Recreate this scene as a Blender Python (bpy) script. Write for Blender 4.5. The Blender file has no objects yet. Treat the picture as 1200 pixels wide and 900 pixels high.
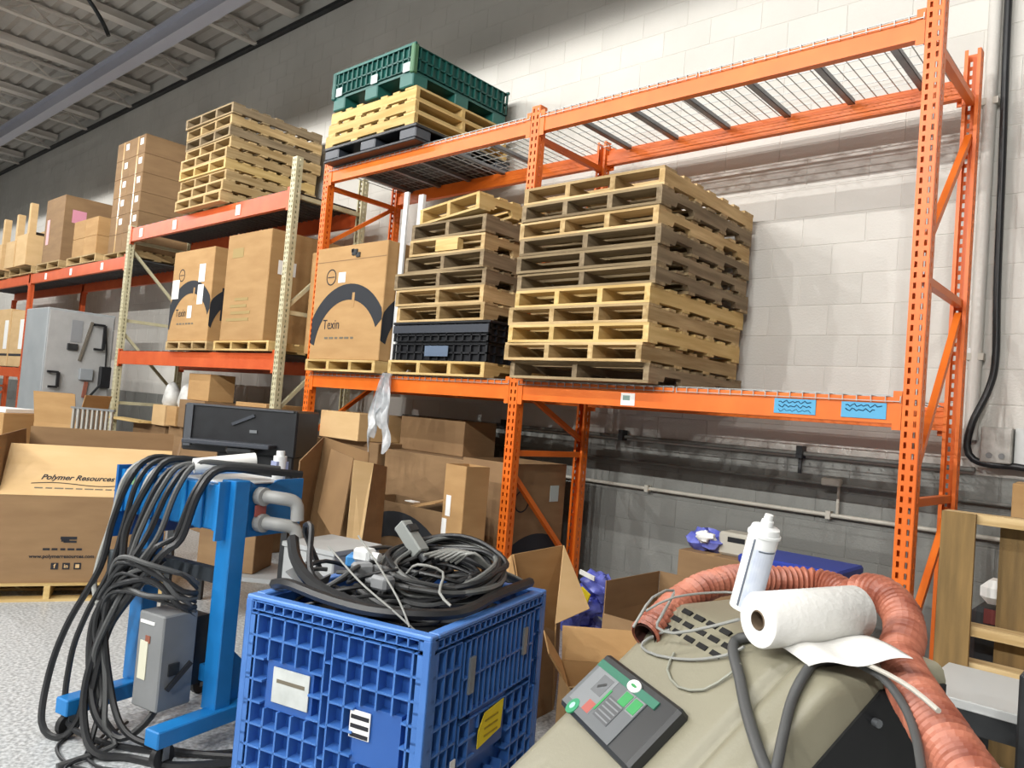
import bpy, math, random
from mathutils import Vector, Matrix
rnd = random.Random(11)
sc = bpy.context.scene
COL = sc.collection
pi = math.pi

# ------------------------------------------------------------------ camera
H = 1.55
CR = Vector((0.74268584, 0.6646539, 0.08156551))
CU = Vector((-0.03423666, -0.08395717, 0.99588104))
CF = Vector((-0.66876423, 0.74241928, 0.03959827))
FL = 898.67
CAM = Vector((0, 0, H))
cd = bpy.data.cameras.new('camera'); cam = bpy.data.objects.new('camera', cd); COL.objects.link(cam)
cd.sensor_fit = 'HORIZONTAL'; cd.sensor_width = 36; cd.lens = FL / 1200 * 36; cd.clip_start = .05; cd.clip_end = 100
cam.matrix_world = Matrix((( CR.x, CU.x, -CF.x, CAM.x), (CR.y, CU.y, -CF.y, CAM.y), (CR.z, CU.z, -CF.z, CAM.z), (0, 0, 0, 1)))
sc.camera = cam

def D(px, py, d):
    """point seen at a photo pixel at distance d along the optical axis"""
    return CAM + (CF + CR * ((px - 600) / FL) - CU * ((py - 450) / FL)) * d
def ZP(px, py, z):
    v = CF + CR * ((px - 600) / FL) - CU * ((py - 450) / FL)
    return CAM + v * ((z - H) / v.z)

# ------------------------------------------------------------------ world, exposure
w = bpy.data.worlds.new('world'); sc.world = w; w.use_nodes = True
w.node_tree.nodes['Background'].inputs[0].default_value = (.9, .95, 1, 1)
w.node_tree.nodes['Background'].inputs[1].default_value = .25
sc.view_settings.view_transform = 'Standard'; sc.view_settings.look = 'None'
sc.view_settings.exposure = 0.22; sc.view_settings.gamma = 1.0; sc.view_settings.use_curve_mapping = False

# lamps of the hall: two long hooded strip lights hung below the ceiling (the hoods are built with the structure)
LAMP_ROWS = [(-5.2, 5.55, 560.0, -8.5, 2.0), (-0.8, 5.6, 160.0, -7.2, .4), (1.35, 5.6, 115.0, -23.5, -7.6)]     # y, z, watts per bulb, x range
for (ly, lz, lw, lx0, lx1) in LAMP_ROWS:
    nb = int((lx1 - lx0) / 1.9)
    for i in range(nb + 1):
        ld = bpy.data.lights.new('strip_bulb', 'POINT'); ld.energy = lw; ld.color = (1.0, .985, .955); ld.shadow_soft_size = .012
        lo = bpy.data.objects.new('strip_bulb', ld); COL.objects.link(lo); lo.location = (lx0 + (lx1 - lx0) * i / nb, ly, lz)

# ------------------------------------------------------------------ materials
def lin(c):
    if isinstance(c, str):
        c = c.lstrip('#'); c = [int(c[i:i + 2], 16) / 255 for i in (0, 2, 4)]
    return tuple((x / 12.92 if x <= .04045 else ((x + .055) / 1.055) ** 2.4) for x in c) + (1,)
MATS = {}
def mat(name, col, rough=.6, metal=0., col2=None, nscale=8., stretch=(1, 1, 1), bump=0., bscale=60., rv=0., coat=0., detail=6., spec=None, lo=.35, hi=.7, alpha=None):
    """principled material; col/col2 mixed by noise, rv = per-object brightness variation"""
    if name in MATS: return MATS[name]
    m = bpy.data.materials.new(name); m.use_nodes = True; nt = m.node_tree; N = nt.nodes; L = nt.links
    b = N['Principled BSDF']; b.inputs['Roughness'].default_value = rough; b.inputs['Metallic'].default_value = metal
    if spec is not None: b.inputs['Specular IOR Level'].default_value = spec
    if coat: b.inputs['Coat Weight'].default_value = coat
    if alpha is not None: b.inputs['Alpha'].default_value = alpha
    m.diffuse_color = lin(col)
    tc = N.new('ShaderNodeTexCoord'); mp = N.new('ShaderNodeMapping'); mp.inputs['Scale'].default_value = stretch
    L.new(tc.outputs['Object'], mp.inputs['Vector'])
    src = None
    if col2 or rv:
        if rv:
            oi = N.new('ShaderNodeObjectInfo'); va = N.new('ShaderNodeVectorMath'); va.operation = 'MULTIPLY_ADD'
            va.inputs[1].default_value = (37, 17, 23); L.new(oi.outputs['Random'], va.inputs[0]); L.new(mp.outputs[0], va.inputs[2])
            vec = va.outputs[0]
        else: vec = mp.outputs[0]
        no = N.new('ShaderNodeTexNoise'); no.inputs['Scale'].default_value = nscale; no.inputs['Detail'].default_value = detail
        L.new(vec, no.inputs['Vector'])
        rp = N.new('ShaderNodeValToRGB'); rp.color_ramp.elements[0].position = lo; rp.color_ramp.elements[1].position = hi
        rp.color_ramp.elements[0].color = lin(col); rp.color_ramp.elements[1].color = lin(col2 or col)
        L.new(no.outputs['Fac'], rp.inputs[0]); src = rp.outputs[0]
        if rv:
            ma = N.new('ShaderNodeMath'); ma.operation = 'MULTIPLY_ADD'; ma.inputs[1].default_value = rv * 2; ma.inputs[2].default_value = 1 - rv
            L.new(oi.outputs['Random'], ma.inputs[0])
            hs = N.new('ShaderNodeHueSaturation'); L.new(ma.outputs[0], hs.inputs['Value']); L.new(src, hs.inputs['Color']); src = hs.outputs[0]
        L.new(src, b.inputs['Base Color'])
    else: b.inputs['Base Color'].default_value = lin(col)
    if bump:
        n2 = N.new('ShaderNodeTexNoise'); n2.inputs['Scale'].default_value = bscale; n2.inputs['Detail'].default_value = 4
        L.new(mp.outputs[0], n2.inputs['Vector']); bp = N.new('ShaderNodeBump'); bp.inputs['Strength'].default_value = bump; bp.inputs['Distance'].default_value = .01
        L.new(n2.outputs['Fac'], bp.inputs['Height']); L.new(bp.outputs[0], b.inputs['Normal'])
    MATS[name] = m; return m

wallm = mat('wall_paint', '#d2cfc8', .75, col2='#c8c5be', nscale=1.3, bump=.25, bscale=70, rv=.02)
floorm = mat('floor_epoxy', '#8e9294', .35, col2='#c8cbcc', nscale=55, detail=8, lo=.36, hi=.62)
ceilm = mat('ceiling_deck', '#bdb8b1', .8, col2='#aca7a0', nscale=2)
joistm = mat('joist_paint', '#d2ccc4', .7)
girderm = mat('girder_paint', '#b9b9c4', .55)
orange = mat('orange_paint', '#dd6617', .42, col2='#e67422', nscale=5, lo=.3, hi=.7)
orange2 = mat('red_orange_paint', '#c85428', .45, col2='#d56434', nscale=4)
cream = mat('cream_paint', '#c9c2a2', .5, col2='#b8b08c', nscale=9)
steel = mat('galvanised_steel', '#8f9396', .4, .7, col2='#7c8084', nscale=14)
wire = mat('wire_zinc', '#a6a8a6', .4, .5)
darkst = mat('dark_steel', '#3a3c3e', .45, .3, col2='#2c2e30', nscale=10)
black = mat('black_plastic', '#15161a', .42, col2='#1e2024', nscale=12)
blackm = mat('black_rubber', '#1b1b1d', .5)
cableg = mat('grey_cable', '#4a4b4b', .5)
cableb = mat('black_cable', '#202123', .42)
cablem = mat('mid_grey_cable', '#686a68', .42)
cablel = mat('light_cable', '#8f908c', .45)
white = mat('white_paper', '#f2f2ef', .7)
whitep = mat('white_plastic', '#e4e6e6', .35)
card = mat('cardboard', '#ab8556', .85, col2='#b79262', nscale=3, rv=.09, stretch=(1, 1, 4), bump=.05)
cardd = mat('cardboard_brown', '#876a4a', .85, col2='#947653', nscale=3, rv=.08, stretch=(1, 1, 4), bump=.05)
cardl = mat('cardboard_light', '#ccaa79', .85, col2='#d5b484', nscale=3, rv=.05, stretch=(1, 1, 4))
cardin = mat('cardboard_inside', '#8c6d49', .9, col2='#7f6241', nscale=4)
tapem = mat('packing_tape', '#c09b63', .3)
inkm = mat('black_ink', '#22232a', .8)
inkn = mat('navy_ink', '#25282e', .8)
ingrey = mat('grey_ink', '#6d6657', .8)
woodx = mat('pallet_wood_x', '#a68a5c', .85, col2='#cbb184', nscale=9, stretch=(.25, 3, 3), rv=.22, bump=.2, bscale=30)
woody = mat('pallet_wood_y', '#9f8356', .85, col2='#c6ab7d', nscale=9, stretch=(3, .25, 3), rv=.22, bump=.2, bscale=30)
woodyx = mat('yellow_wood_x', '#bd9d60', .8, col2='#d8bd84', nscale=8, stretch=(.25, 3, 3), rv=.1, bump=.15, bscale=30)
woodyy = mat('yellow_wood_y', '#ba9a5c', .8, col2='#d4b87e', nscale=8, stretch=(3, .25, 3), rv=.1, bump=.15, bscale=30)
woodgx = mat('grey_wood_x', '#7c6a4e', .9, col2='#a18d6b', nscale=9, stretch=(.25, 3, 3), rv=.22, bump=.2, bscale=30)
woodgy = mat('grey_wood_y', '#74634b', .9, col2='#98866a', nscale=9, stretch=(3, .25, 3), rv=.22, bump=.2, bscale=30)
woodz = mat('plank_wood_z', '#6c5632', .8, col2='#8e7143', nscale=8, stretch=(3, 3, .3), rv=.12, bump=.15, bscale=30)
bluep = mat('blue_crate_plastic_shaded', '#26549c', .4, col2='#2c5ca6', nscale=4)  # crate plastic darkened: shade inside the rib cells is put into the colour
bluer = mat('blue_crate_rib_lit', '#4677bd', .4, col2='#3c6cb2', nscale=6)  # same plastic in a lighter tone, painting the highlight on the ribs
greenp = mat('green_crate_plastic', '#134b45', .45, col2='#185850', nscale=5)
bluest = mat('blue_machine_paint', '#1771b4', .38, col2='#1d7cc2', nscale=6, rv=.03)
greyb = mat('grey_enamel', '#7d7f80', .45, col2='#747677', nscale=6)
cabg = mat('cabinet_grey', '#9fa4a6', .45, col2='#94999c', nscale=3)
beige = mat('beige_cover', '#7f7b69', .42, col2='#898572', nscale=3, bump=.05, bscale=150)
hosem = mat('orange_hose', '#b8735b', .45, col2='#844534', nscale=14, bump=.08, bscale=90)
hosein = mat('hose_inside', '#3a1d17', .7)
greenm = mat('green_print', '#2f8f4d', .5)
dgreen = mat('dark_green_print', '#2c6b56', .5)
panelg = mat('panel_grey', '#5d6164', .45)
panell = mat('panel_light_grey', '#787c7f', .45)
yellowm = mat('yellow_card', '#ecd21c', .6)
tagblue = mat('blue_tag_paper', '#58a6cf', .7)
redm = mat('red_print', '#a3564e', .6)
wrapm = mat('clear_wrap', '#dfe3e6', .25, col2='#b8bfc4', nscale=20, alpha=.78)
lilac = mat('blue_bag_film', '#4d56b8', .35, col2='#7d86d8', nscale=14)

# ------------------------------------------------------------------ mesh helpers
class MB:
    def __init__(s): s.v = []; s.f = []; s.sm = False
    def box(s, c, d, rot=None):
        i = len(s.v); hx, hy, hz = d[0] / 2, d[1] / 2, d[2] / 2
        for z in (-hz, hz):
            for y in (-hy, hy):
                for x in (-hx, hx):
                    p = Vector((x, y, z))
                    if rot is not None: p = rot @ p
                    s.v.append((p.x + c[0], p.y + c[1], p.z + c[2]))
        s.f += [tuple(i + k for k in q) for q in ((0, 2, 3, 1), (4, 5, 7, 6), (0, 1, 5, 4), (2, 6, 7, 3), (0, 4, 6, 2), (1, 3, 7, 5))]
        return s
    def bx(s, x0, x1, y0, y1, z0, z1): return s.box(((x0 + x1) / 2, (y0 + y1) / 2, (z0 + z1) / 2), (abs(x1 - x0), abs(y1 - y0), abs(z1 - z0)))
    def bar(s, p, q, w, h=None, up=(0, 0, 1)):
        p, q = Vector(p), Vector(q); h = h or w; d = (q - p); L = d.length; d.normalize(); u = Vector(up)
        if abs(d.dot(u)) > .98: u = Vector((1, 0, 0))
        x = d.cross(u).normalized(); z = x.cross(d)
        return s.box((p + q) / 2, (w, L, h), Matrix((x, d, z)).transposed())
    def poly(s, pts, thick):
        """flat polygon extruded by a vector"""
        i = len(s.v); n = len(pts); t = Vector(thick)
        for p in pts: s.v.append(tuple(p))
        for p in pts: s.v.append(tuple(Vector(p) + t))
        s.f.append(tuple(range(i + n - 1, i - 1, -1))); s.f.append(tuple(range(i + n, i + 2 * n)))
        for k in range(n): s.f.append((i + k, i + (k + 1) % n, i + n + (k + 1) % n, i + n + k))
        return s
    def cyl(s, p, q, r, n=14, r2=None, caps=True):
        return s.tube([Vector(p), Vector(q)], r, n, caps=caps, r2=r2)
    def tube(s, pts, r, n=8, caps=True, r2=None, rads=None):
        s.sm = True
        pts = [Vector(p) for p in pts]; i0 = len(s.v); m = len(pts)
        t = (pts[1] - pts[0]).normalized(); u = Vector((0, 0, 1)) if abs(t.z) < .9 else Vector((1, 0, 0))
        a = t.cross(u).normalized()
        for k in range(m):
            if k == 0: tt = pts[1] - pts[0]
            elif k == m - 1: tt = pts[-1] - pts[-2]
            else: tt = pts[k + 1] - pts[k - 1]
            tt.normalize(); a = (a - tt * a.dot(tt)).normalized(); b = tt.cross(a)
            rr = rads[k] if rads else (r if r2 is None else r + (r2 - r) * k / (m - 1))
            for j in range(n):
                an = 2 * pi * j / n; p = pts[k] + (a * math.cos(an) + b * math.sin(an)) * rr; s.v.append(tuple(p))
        for k in range(m - 1):
            for j in range(n):
                s.f.append((i0 + k * n + j, i0 + k * n + (j + 1) % n, i0 + (k + 1) * n + (j + 1) % n, i0 + (k + 1) * n + j))
        if caps:
            s.f.append(tuple(i0 + j for j in range(n - 1, -1, -1))); s.f.append(tuple(i0 + (m - 1) * n + j for j in range(n)))
        return s
    def mesh(s, name, m):
        me = bpy.data.meshes.new(name); me.from_pydata([tuple(p) for p in s.v], [], s.f); me.update()
        if m: me.materials.append(m)
        if s.sm:
            me.polygons.foreach_set('use_smooth', [True] * len(me.polygons))
            try: me.set_sharp_from_angle(angle=math.radians(50))
            except Exception: pass
        return me
    def build(s, name, m, parent=None, loc=(0, 0, 0), label=None): return link(name, s.mesh(name, m), parent, loc, label=label)

def link(name, me, parent=None, loc=(0, 0, 0), rot=None, label=None):
    o = bpy.data.objects.new(name, me); COL.objects.link(o); o.location = loc
    if rot is not None: o.rotation_euler = rot
    if parent: o.parent = parent
    if label: o['label'] = label
    return o
CACHE = {}
def boxm(d, m, ch=0.):
    k = (tuple(round(x, 4) for x in d), m.name, ch)
    if k in CACHE: return CACHE[k]
    if not ch: me = MB().box((0, 0, 0), d).mesh('box', m)
    else:
        hx, hy, hz = (x / 2 for x in d); v = []; idx = {}
        for sx in (-1, 1):
            for sy in (-1, 1):
                for sz in (-1, 1):
                    for ax in range(3):
                        p = [sx * (hx - ch), sy * (hy - ch), sz * (hz - ch)]; p[ax] = (sx * hx, sy * hy, sz * hz)[ax]
                        idx[(sx, sy, sz, ax)] = len(v); v.append(tuple(p))
        f = []
        for ax in range(3):
            o = [0, 1, 2]; o.remove(ax)
            for sg in (-1, 1):
                q = []
                for (a, b) in ((-1, -1), (1, -1), (1, 1), (-1, 1)):
                    k3 = [0, 0, 0]; k3[ax] = sg; k3[o[0]] = a; k3[o[1]] = b; q.append(idx[(*k3, ax)])
                f.append(q)
        for ax in range(3):                       # edges along ax
            o = [0, 1, 2]; o.remove(ax)
            for a in (-1, 1):
                for b in (-1, 1):
                    def g(s_, fa):
                        k3 = [0, 0, 0]; k3[ax] = s_; k3[o[0]] = a; k3[o[1]] = b; return idx[(*k3, fa)]
                    f.append([g(-1, o[0]), g(1, o[0]), g(1, o[1]), g(-1, o[1])])
        for sx in (-1, 1):
            for sy in (-1, 1):
                for sz in (-1, 1): f.append([idx[(sx, sy, sz, a)] for a in range(3)])
        me = bpy.data.meshes.new('box'); me.from_pydata(v, [], f); me.update(); me.materials.append(m)
        import bmesh
        bm = bmesh.new(); bm.from_mesh(me); bmesh.ops.recalc_face_normals(bm, faces=bm.faces); bm.to_mesh(me); bm.free()
    CACHE[k] = me; return me
def pb(name, parent, c, d, m, rot=None, ch=0., label=None): return link(name, boxm(d, m, ch), parent, c, rot, label)
def thing(name, label, cat, loc=(0, 0, 0), rz=0., group=None):
    o = bpy.data.objects.new(name, None); COL.objects.link(o); o.location = loc; o.rotation_euler = (0, 0, rz); o.empty_display_size = .1
    o['label'] = label; o['category'] = cat
    if group: o['group'] = group
    return o
def tag(o, label, cat, group=None):
    o['label'] = label; o['category'] = cat
    if group: o['group'] = group
    return o
def struct(o): o['kind'] = 'structure'; return o
def text(body, size, m, parent, loc, rot, name='lettering', shear=0., align='CENTER', thick=.0006, bold=0., squash=1.):
    cu = bpy.data.curves.new(name, 'FONT'); cu.body = body; cu.size = size; cu.align_x = align; cu.shear = shear; cu.extrude = thick; cu.offset = bold
    t = bpy.data.objects.new(name, cu); COL.objects.link(t)
    dg = bpy.context.evaluated_depsgraph_get(); me = bpy.data.meshes.new_from_object(t.evaluated_get(dg))
    bpy.data.objects.remove(t); me.materials.clear(); me.materials.append(m)
    o = link(name, me, parent, loc, rot); o.scale = (squash, 1, 1); return o
def spline(P, step=.03):
    P = [Vector(p) for p in P]; Q = [P[0] * 2 - P[1]] + P + [P[-1] * 2 - P[-2]]; out = []
    for i in range(1, len(Q) - 2):
        a, b, c, d = Q[i - 1:i + 3]; n = max(2, int((c - b).length / step))
        for k in range(n):
            t = k / n; out.append(.5 * ((2 * b) + (c - a) * t + (2 * a - 5 * b + 4 * c - d) * t * t + (3 * b - a - 3 * c + d) * t ** 3))
    out.append(P[-1]); return out
ORD = ['first', 'second', 'third', 'fourth', 'fifth', 'sixth', 'seventh', 'eighth', 'ninth', 'tenth', 'eleventh', 'twelfth']

# ================================================================== STRUCTURE
XW0, XW1, YW = -26.0, 5.0, 5.10
floor = struct(MB().bx(XW0, XW1, -9, YW + .2, -.1, 0).build('floor', floorm))
wall = struct(MB().bx(XW0, XW1, YW + .003, YW + .2, 1.422, 6.75).build('wall_back', wallm))
for nm, b in (('wall_left', (XW0 - .2, XW0, -9, YW, 0, 6.75)), ('wall_right', (XW1, XW1 + .2, -9, YW, 0, 6.75)), ('wall_front', (XW0, XW1, -9.2, -9, 0, 6.75))):
    struct(MB().bx(*b).build(nm, mat('far_wall_paint', '#5d5c58', .8)))
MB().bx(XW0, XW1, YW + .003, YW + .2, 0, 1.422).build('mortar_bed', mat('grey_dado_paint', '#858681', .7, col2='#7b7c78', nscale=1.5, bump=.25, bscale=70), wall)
# concrete blocks: each of the near ones is its own part, the rest joined
BW, BH, JT = .4064, .2032, .007
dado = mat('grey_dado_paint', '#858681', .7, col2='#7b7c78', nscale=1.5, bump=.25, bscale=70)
bm_full = boxm((BW - JT, .03, BH - JT), wallm, .002); bm_grey = boxm((BW - JT, .03, BH - JT), dado, .002)
rest_w, rest_g = MB(), MB(); nblk = 0
for r in range(31):
    z = (r + .5) * BH; off = (BW / 2 if r % 2 else 0)
    k = 0
    while True:
        x = 1.2 - off - (k + .5) * BW; k += 1
        if x < -25: break
        if -6.1 < x < -.15 and 4 <= r <= 23:
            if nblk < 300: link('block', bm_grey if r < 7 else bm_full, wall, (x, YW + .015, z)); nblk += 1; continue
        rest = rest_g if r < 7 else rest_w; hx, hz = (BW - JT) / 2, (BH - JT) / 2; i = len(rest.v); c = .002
        for (a, y) in ((0, YW + .02), (c, YW)):
            rest.v += [(x - hx + a, y, z - hz + a), (x + hx - a, y, z - hz + a), (x + hx - a, y, z + hz - a), (x - hx + a, y, z + hz - a)]
        rest.f += [(i + 4, i + 5, i + 6, i + 7)] + [(i + j, i + (j + 1) % 4, i + 4 + (j + 1) % 4, i + 4 + j) for j in range(4)]
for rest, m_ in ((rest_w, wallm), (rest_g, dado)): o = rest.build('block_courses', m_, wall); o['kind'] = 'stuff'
# ceiling: ribbed deck, girder, joists, purlins, ledger
CZ = 6.52
ce = MB(); ny = 150; ys = [-9 + (YW + 9.1) * i / ny for i in range(ny + 1)]
for i, y in enumerate(ys): ce.v += [(XW0, y, CZ + (.045 if (i // 1) % 2 else 0)), (XW1, y, CZ + (.045 if i % 2 else 0))]
ce.f = [(2 * i, 2 * i + 1, 2 * i + 3, 2 * i + 2) for i in range(ny)]
ceil = struct(ce.build('ceiling', ceilm))
g = MB(); g.bx(XW0, XW1, 3.99, 4.155, 6.02, 6.035).bx(XW0, XW1, 3.99, 4.155, 6.255, 6.27).bx(XW0, XW1, 4.065, 4.08, 6.035, 6.255)
g.build('girder', girderm, ceil)
MB().bx(XW0, XW1, YW - .07, YW, 6.27, 6.30).bx(XW0, XW1, YW - .012, YW, 6.27, 6.37).build('ledger_angle', darkst, ceil)
jm = MB(); jm.bx(-.045, .045, -6, 5.05, 6.27, 6.295).bx(-.045, .045, -6, 5.05, 6.475, 6.5)
y = 5.0
while y > -6:
    jm.bar((0, y, 6.29), (0, y - .3, 6.48), .022); jm.bar((0, y - .3, 6.48), (0, y - .6, 6.29), .022); y -= .6
jme = jm.mesh('joist', joistm)
for k in range(10): link('joist', jme, ceil, (-5.6 - 2.06 * k, 0, 0))
for k in range(9):
    MB().bx(-.06, .06, -6, 5.05, 6.40, 6.50).bx(-.09, .09, -6, 5.05, 6.385, 6.40).build('purlin', joistm, ceil, (-6.55 - 2.22 * k, 0, 0))
gb = MB().tube(spline([(-10.1, 1.5, 6.3), (-9.9, 2.2, 6.2), (-9.75, 2.8, 6.05), (-9.75, 3.1, 5.8), (-9.7, 3.2, 5.6)], .1), .025, 8)
gb.build('conduit', darkst, ceil)
# strip light hoods
for (ly, lz, lw, lx0, lx1) in LAMP_ROWS:
    hw = .45; drop = hw * (lz - 4.87) / (YW - ly)
    hd = MB().bx(lx0 - .6, lx1 + .6, ly - hw, ly + hw, lz + .10, lz + .12)
    hd.bx(lx0 - .6, lx1 + .6, ly + hw - .004, ly + hw, lz - drop, lz + .10).bx(lx0 - .6, lx1 + .6, ly - hw, ly - hw + .004, lz - drop, lz + .10)
    hd.build('light_hood', darkst, ceil)

# ================================================================== PALLET RACKS
def post_mesh(h, m, hy=.07, wx=.076, lip=.016):
    """perforated C-channel upright: front plate with two columns of slots, side plates with one column"""
    b = MB(); xs = [0, .013, .026, .050, .063, wx]; pitch = .0508; n = int(h / pitch); t = .0025
    def plate(us, holes, P):
        for k in range(n):
            z0 = k * pitch; za, zb = z0 + .012, z0 + .040
            for j in range(len(us) - 1):
                u0, u1 = us[j], us[j + 1]
                segs = [(z0, za), (zb, z0 + pitch)] if j in holes else [(z0, z0 + pitch)]
                for (a, c) in segs:
                    i = len(b.v); b.v += [P(u0, a), P(u1, a), P(u1, c), P(u0, c)]; b.f.append((i, i + 1, i + 2, i + 3))
        if n * pitch < h:
            i = len(b.v); b.v += [P(us[0], n * pitch), P(us[-1], n * pitch), P(us[-1], h), P(us[0], h)]; b.f.append((i, i + 1, i + 2, i + 3))
    plate(xs, (1, 3), lambda u, z: (u, 0, z))
    ss = [0, .028, .042, hy]
    plate(ss, (1,), lambda u, z: (0, hy - u, z)); plate(ss, (1,), lambda u, z: (wx, u, z))
    plate([0, lip], (), lambda u, z: (u, hy, z)); plate([0, lip], (), lambda u, z: (wx - lip + u, hy, z))
    return b.mesh('post', m)
PM = {}
def upright(x, label, m, h, yf=3.947, yb=4.81, hz=(.3, 1.285, 2.36, 3.5), diags=((1.35, 2.30), (2.5, 3.3), (.5, 1.2)), group='upright frames of the racks'):
    t = thing('rack_upright', label, 'rack frame', (x, yf, 0))
    if group: t['group'] = group
    k = (m.name, h)
    if k not in PM: PM[k] = (post_mesh(h, m, lip=.035), post_mesh(h, m))
    dp = yb - yf
    for (yy, ry) in ((0, 0), (dp, pi)):
        o = link('post', PM[k][0 if ry == 0 else 1], t, (0 if ry == 0 else .076, yy, .006), (0, 0, ry))
        sm = o.modifiers.new('thick', 'SOLIDIFY'); sm.thickness = .0025; sm.offset = 1 if ry == 0 else 1
        pb('base_plate', t, (.038, .03 if ry == 0 else dp - .03, .004), (.13, .13, .008), m)
    hz = [z for z in hz if z < h - .1]; diags = [d for d in diags if max(d) < h - .05]
    for z in hz: MB().bx(.02, .058, .045, dp - .045, z - .02, z + .02).build('brace', m, t)
    for (z0, z1) in diags: MB().bar((.038, .05, z0), (.038, dp - .05, z1), .034, .034).build('diagonal_brace', m, t)
    return t
def beam(x0, x1, y, z0, z1, label, m, back=False):
    t = thing('rack_crossbar', label, 'beam', ((x0 + x1) / 2, y, z0)); L = x1 - x0 - .008; h = z1 - z0; s = -1 if not back else 1
    # stepped box beam, the step towards the inside of the rack
    prof = [(0, 0), (0, h), (.030, h), (.030, h - .04), (.048, h - .04), (.048, 0)]
    MB().poly([(-L / 2, (-a if back else a), b) for a, b in prof], (L, 0, 0)).build('rail', m, t)
    for sx in (-1, 1):
        MB().bx(sx * (L / 2 - .002) - .002, sx * (L / 2 - .002) + .002, -.004 if not back else -.05, .05 if not back else .004, -.03, h + .03).build('end_connector', m, t)
        MB().bx(sx * (L / 2 - .02) - .02, sx * (L / 2 - .02) + .02, -.006 if not back else .002, -.002 if not back else .006, -.03, h + .03).build('connector_flange', m, t)
    return t
def deck(x0, x1, yf, yb, z, label, nch=3, fine=.0635, solid=False):
    """wire deck resting on the beam steps, front wires folded over the front beam"""
    t = thing('steel_deck' if solid else 'wire_deck', label, 'steel deck' if solid else 'wire deck', ((x0 + x1) / 2, yf, z)); w = x1 - x0 - .02; d = yb - yf; b = MB(); r = .0045
    if solid:
        n = 12
        for i in range(n):
            xa, xb = -w / 2 + w * i / n, -w / 2 + w * (i + 1) / n
            pb('deck_plank', t, ((xa + xb) / 2, d / 2, .004 - (.005 if i % 2 else 0)), (xb - xa - .004, d - .01, .006), darkst)
            pb('plank_lip', t, (xa + .006, d / 2, -.012), (.006, d - .1, .022), steel)
        return t
    n = int(w / fine)
    for i in range(n + 1):
        x = -w / 2 + w * i / n; b.bx(x - r / 2, x + r / 2, -.008, d + .004, 0, r); b.bx(x - r / 2, x + r / 2, -.008 - r, -.008, -.028, r)
    m = int(d / .105)
    for j in range(m + 1):
        y = d * j / m; b.bx(-w / 2, w / 2, y - r / 2, y + r / 2, r, 2 * r)
    b.bx(-w / 2, w / 2, -.012 - r, -.012, -.024, -.020)
    o = b.build('wire_mesh', wire, t); o['kind'] = 'stuff'
    for i in range(nch):
        x = -w / 2 + w * (i + .5) / nch
        MB().bx(x - .02, x + .02, .05, d - .05, -.03, -.027).bx(x - .02, x - .017, .05, d - .05, -.03, -.001).bx(x + .017, x + .02, .05, d - .05, -.03, -.001).build('support_channel', steel, t)
    return t
XR, XM, XL = -1.054, -3.574, -6.094
YF, YB = 3.947, 4.81
Z1B, Z1T, Z2B, Z2T = 1.655, 1.782, 3.532, 3.651
upright(XR, 'orange perforated upright frame at the right end of the orange rack', orange, 3.79)
upright(XM, 'orange perforated upright frame between the two bays of the orange rack', orange, 3.715, diags=((1.15, .45), (1.75, 1.4), (2.45, 3.3)))
upright(XL, 'orange perforated upright frame at the left end of the orange rack', orange, 3.715, diags=((2.97, 3.5), (2.3, 2.8), (1.2, 1.75)))
for (a, b2, s) in ((XL + .076, XM, 'left'), (XM + .076, XR, 'right')):
    for (z0, z1, lv) in ((Z1B, Z1T, 'lower'), (Z2B, Z2T, 'upper')):
        beam(a, b2, YF + .004, z0, z1, f'orange front beam at the {lv} level of the {s} bay of the orange rack', orange)
        beam(a, b2, YB - .004, z0, z1, f'orange rear beam at the {lv} level of the {s} bay of the orange rack', orange, True)
        mid = (a + b2) / 2
        for (u0, u1, q) in ((a, mid, 'left'), (mid, b2, 'right')):
            deck(u0, u1, YF + .004, YB - .004, z1 + .001, f'galvanised wire deck, {q} half of the {lv} level, {s} bay, orange rack')
# cream racks further left
CX0, CX1 = -10.52, -6.66
upright(CX1, 'cream perforated upright frame next to the left end of the orange rack', cream, 3.87, diags=((2.4, 3.2), (.6, 1.25), (1.4, 2.2)))
upright(CX0, 'cream perforated upright frame beside the grey electrical cabinet', cream, 3.60, diags=((3.3, 2.55), (2.2, 1.45), (.6, 1.2)), hz=(.3, 1.285, 2.36, 3.4))
for (z0, z1, lv) in ((1.79, 1.955, 'lower'), (3.385, 3.555, 'upper')):
    beam(CX0 + .076, CX1, YF + .004, z0, z1, f'red orange front beam at the {lv} level of the cream rack', orange2)
    beam(CX0 + .076, CX1, YB - .004, z0, z1, f'red orange rear beam at the {lv} level of the cream rack', orange2, True)
    for i in range(3):
        L = (CX1 - CX0 - .076) / 3
        deck(CX0 + .076 + L * i, CX0 + .076 + L * (i + 1), YF + .004, YB - .004, z1 + .001, f'{ORD[i]} steel deck from the left at the {lv} level of the cream rack', solid=True)
FX0 = -14.42; FX1 = -18.3
upright(FX0, 'red orange upright frame of the far rack, just left of the grey electrical cabinet', orange2, 3.05)
upright(FX1, 'red orange upright frame at the far left end of the far rack', orange2, 3.05)
for (a, b2, s) in ((FX0 + .076, CX0, 'near'), (FX1 + .076, FX0, 'farthest')):
    beam(a, b2, YF + .004, 3.045, 3.2, f'red orange front beam under the cartons in the {s} bay of the far rack', orange2)
    beam(a, b2, YB - .004, 3.045, 3.2, f'red orange rear beam under the cartons in the {s} bay of the far rack', orange2, True)
    for i in range(2):
        L = (b2 - a) / 2
        deck(a + L * i, a + L * (i + 1), YF + .004, YB - .004, 3.201, f'steel deck at the upper level, {("left", "right")[i]} half of the {s} bay of the far rack', solid=True)
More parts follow.
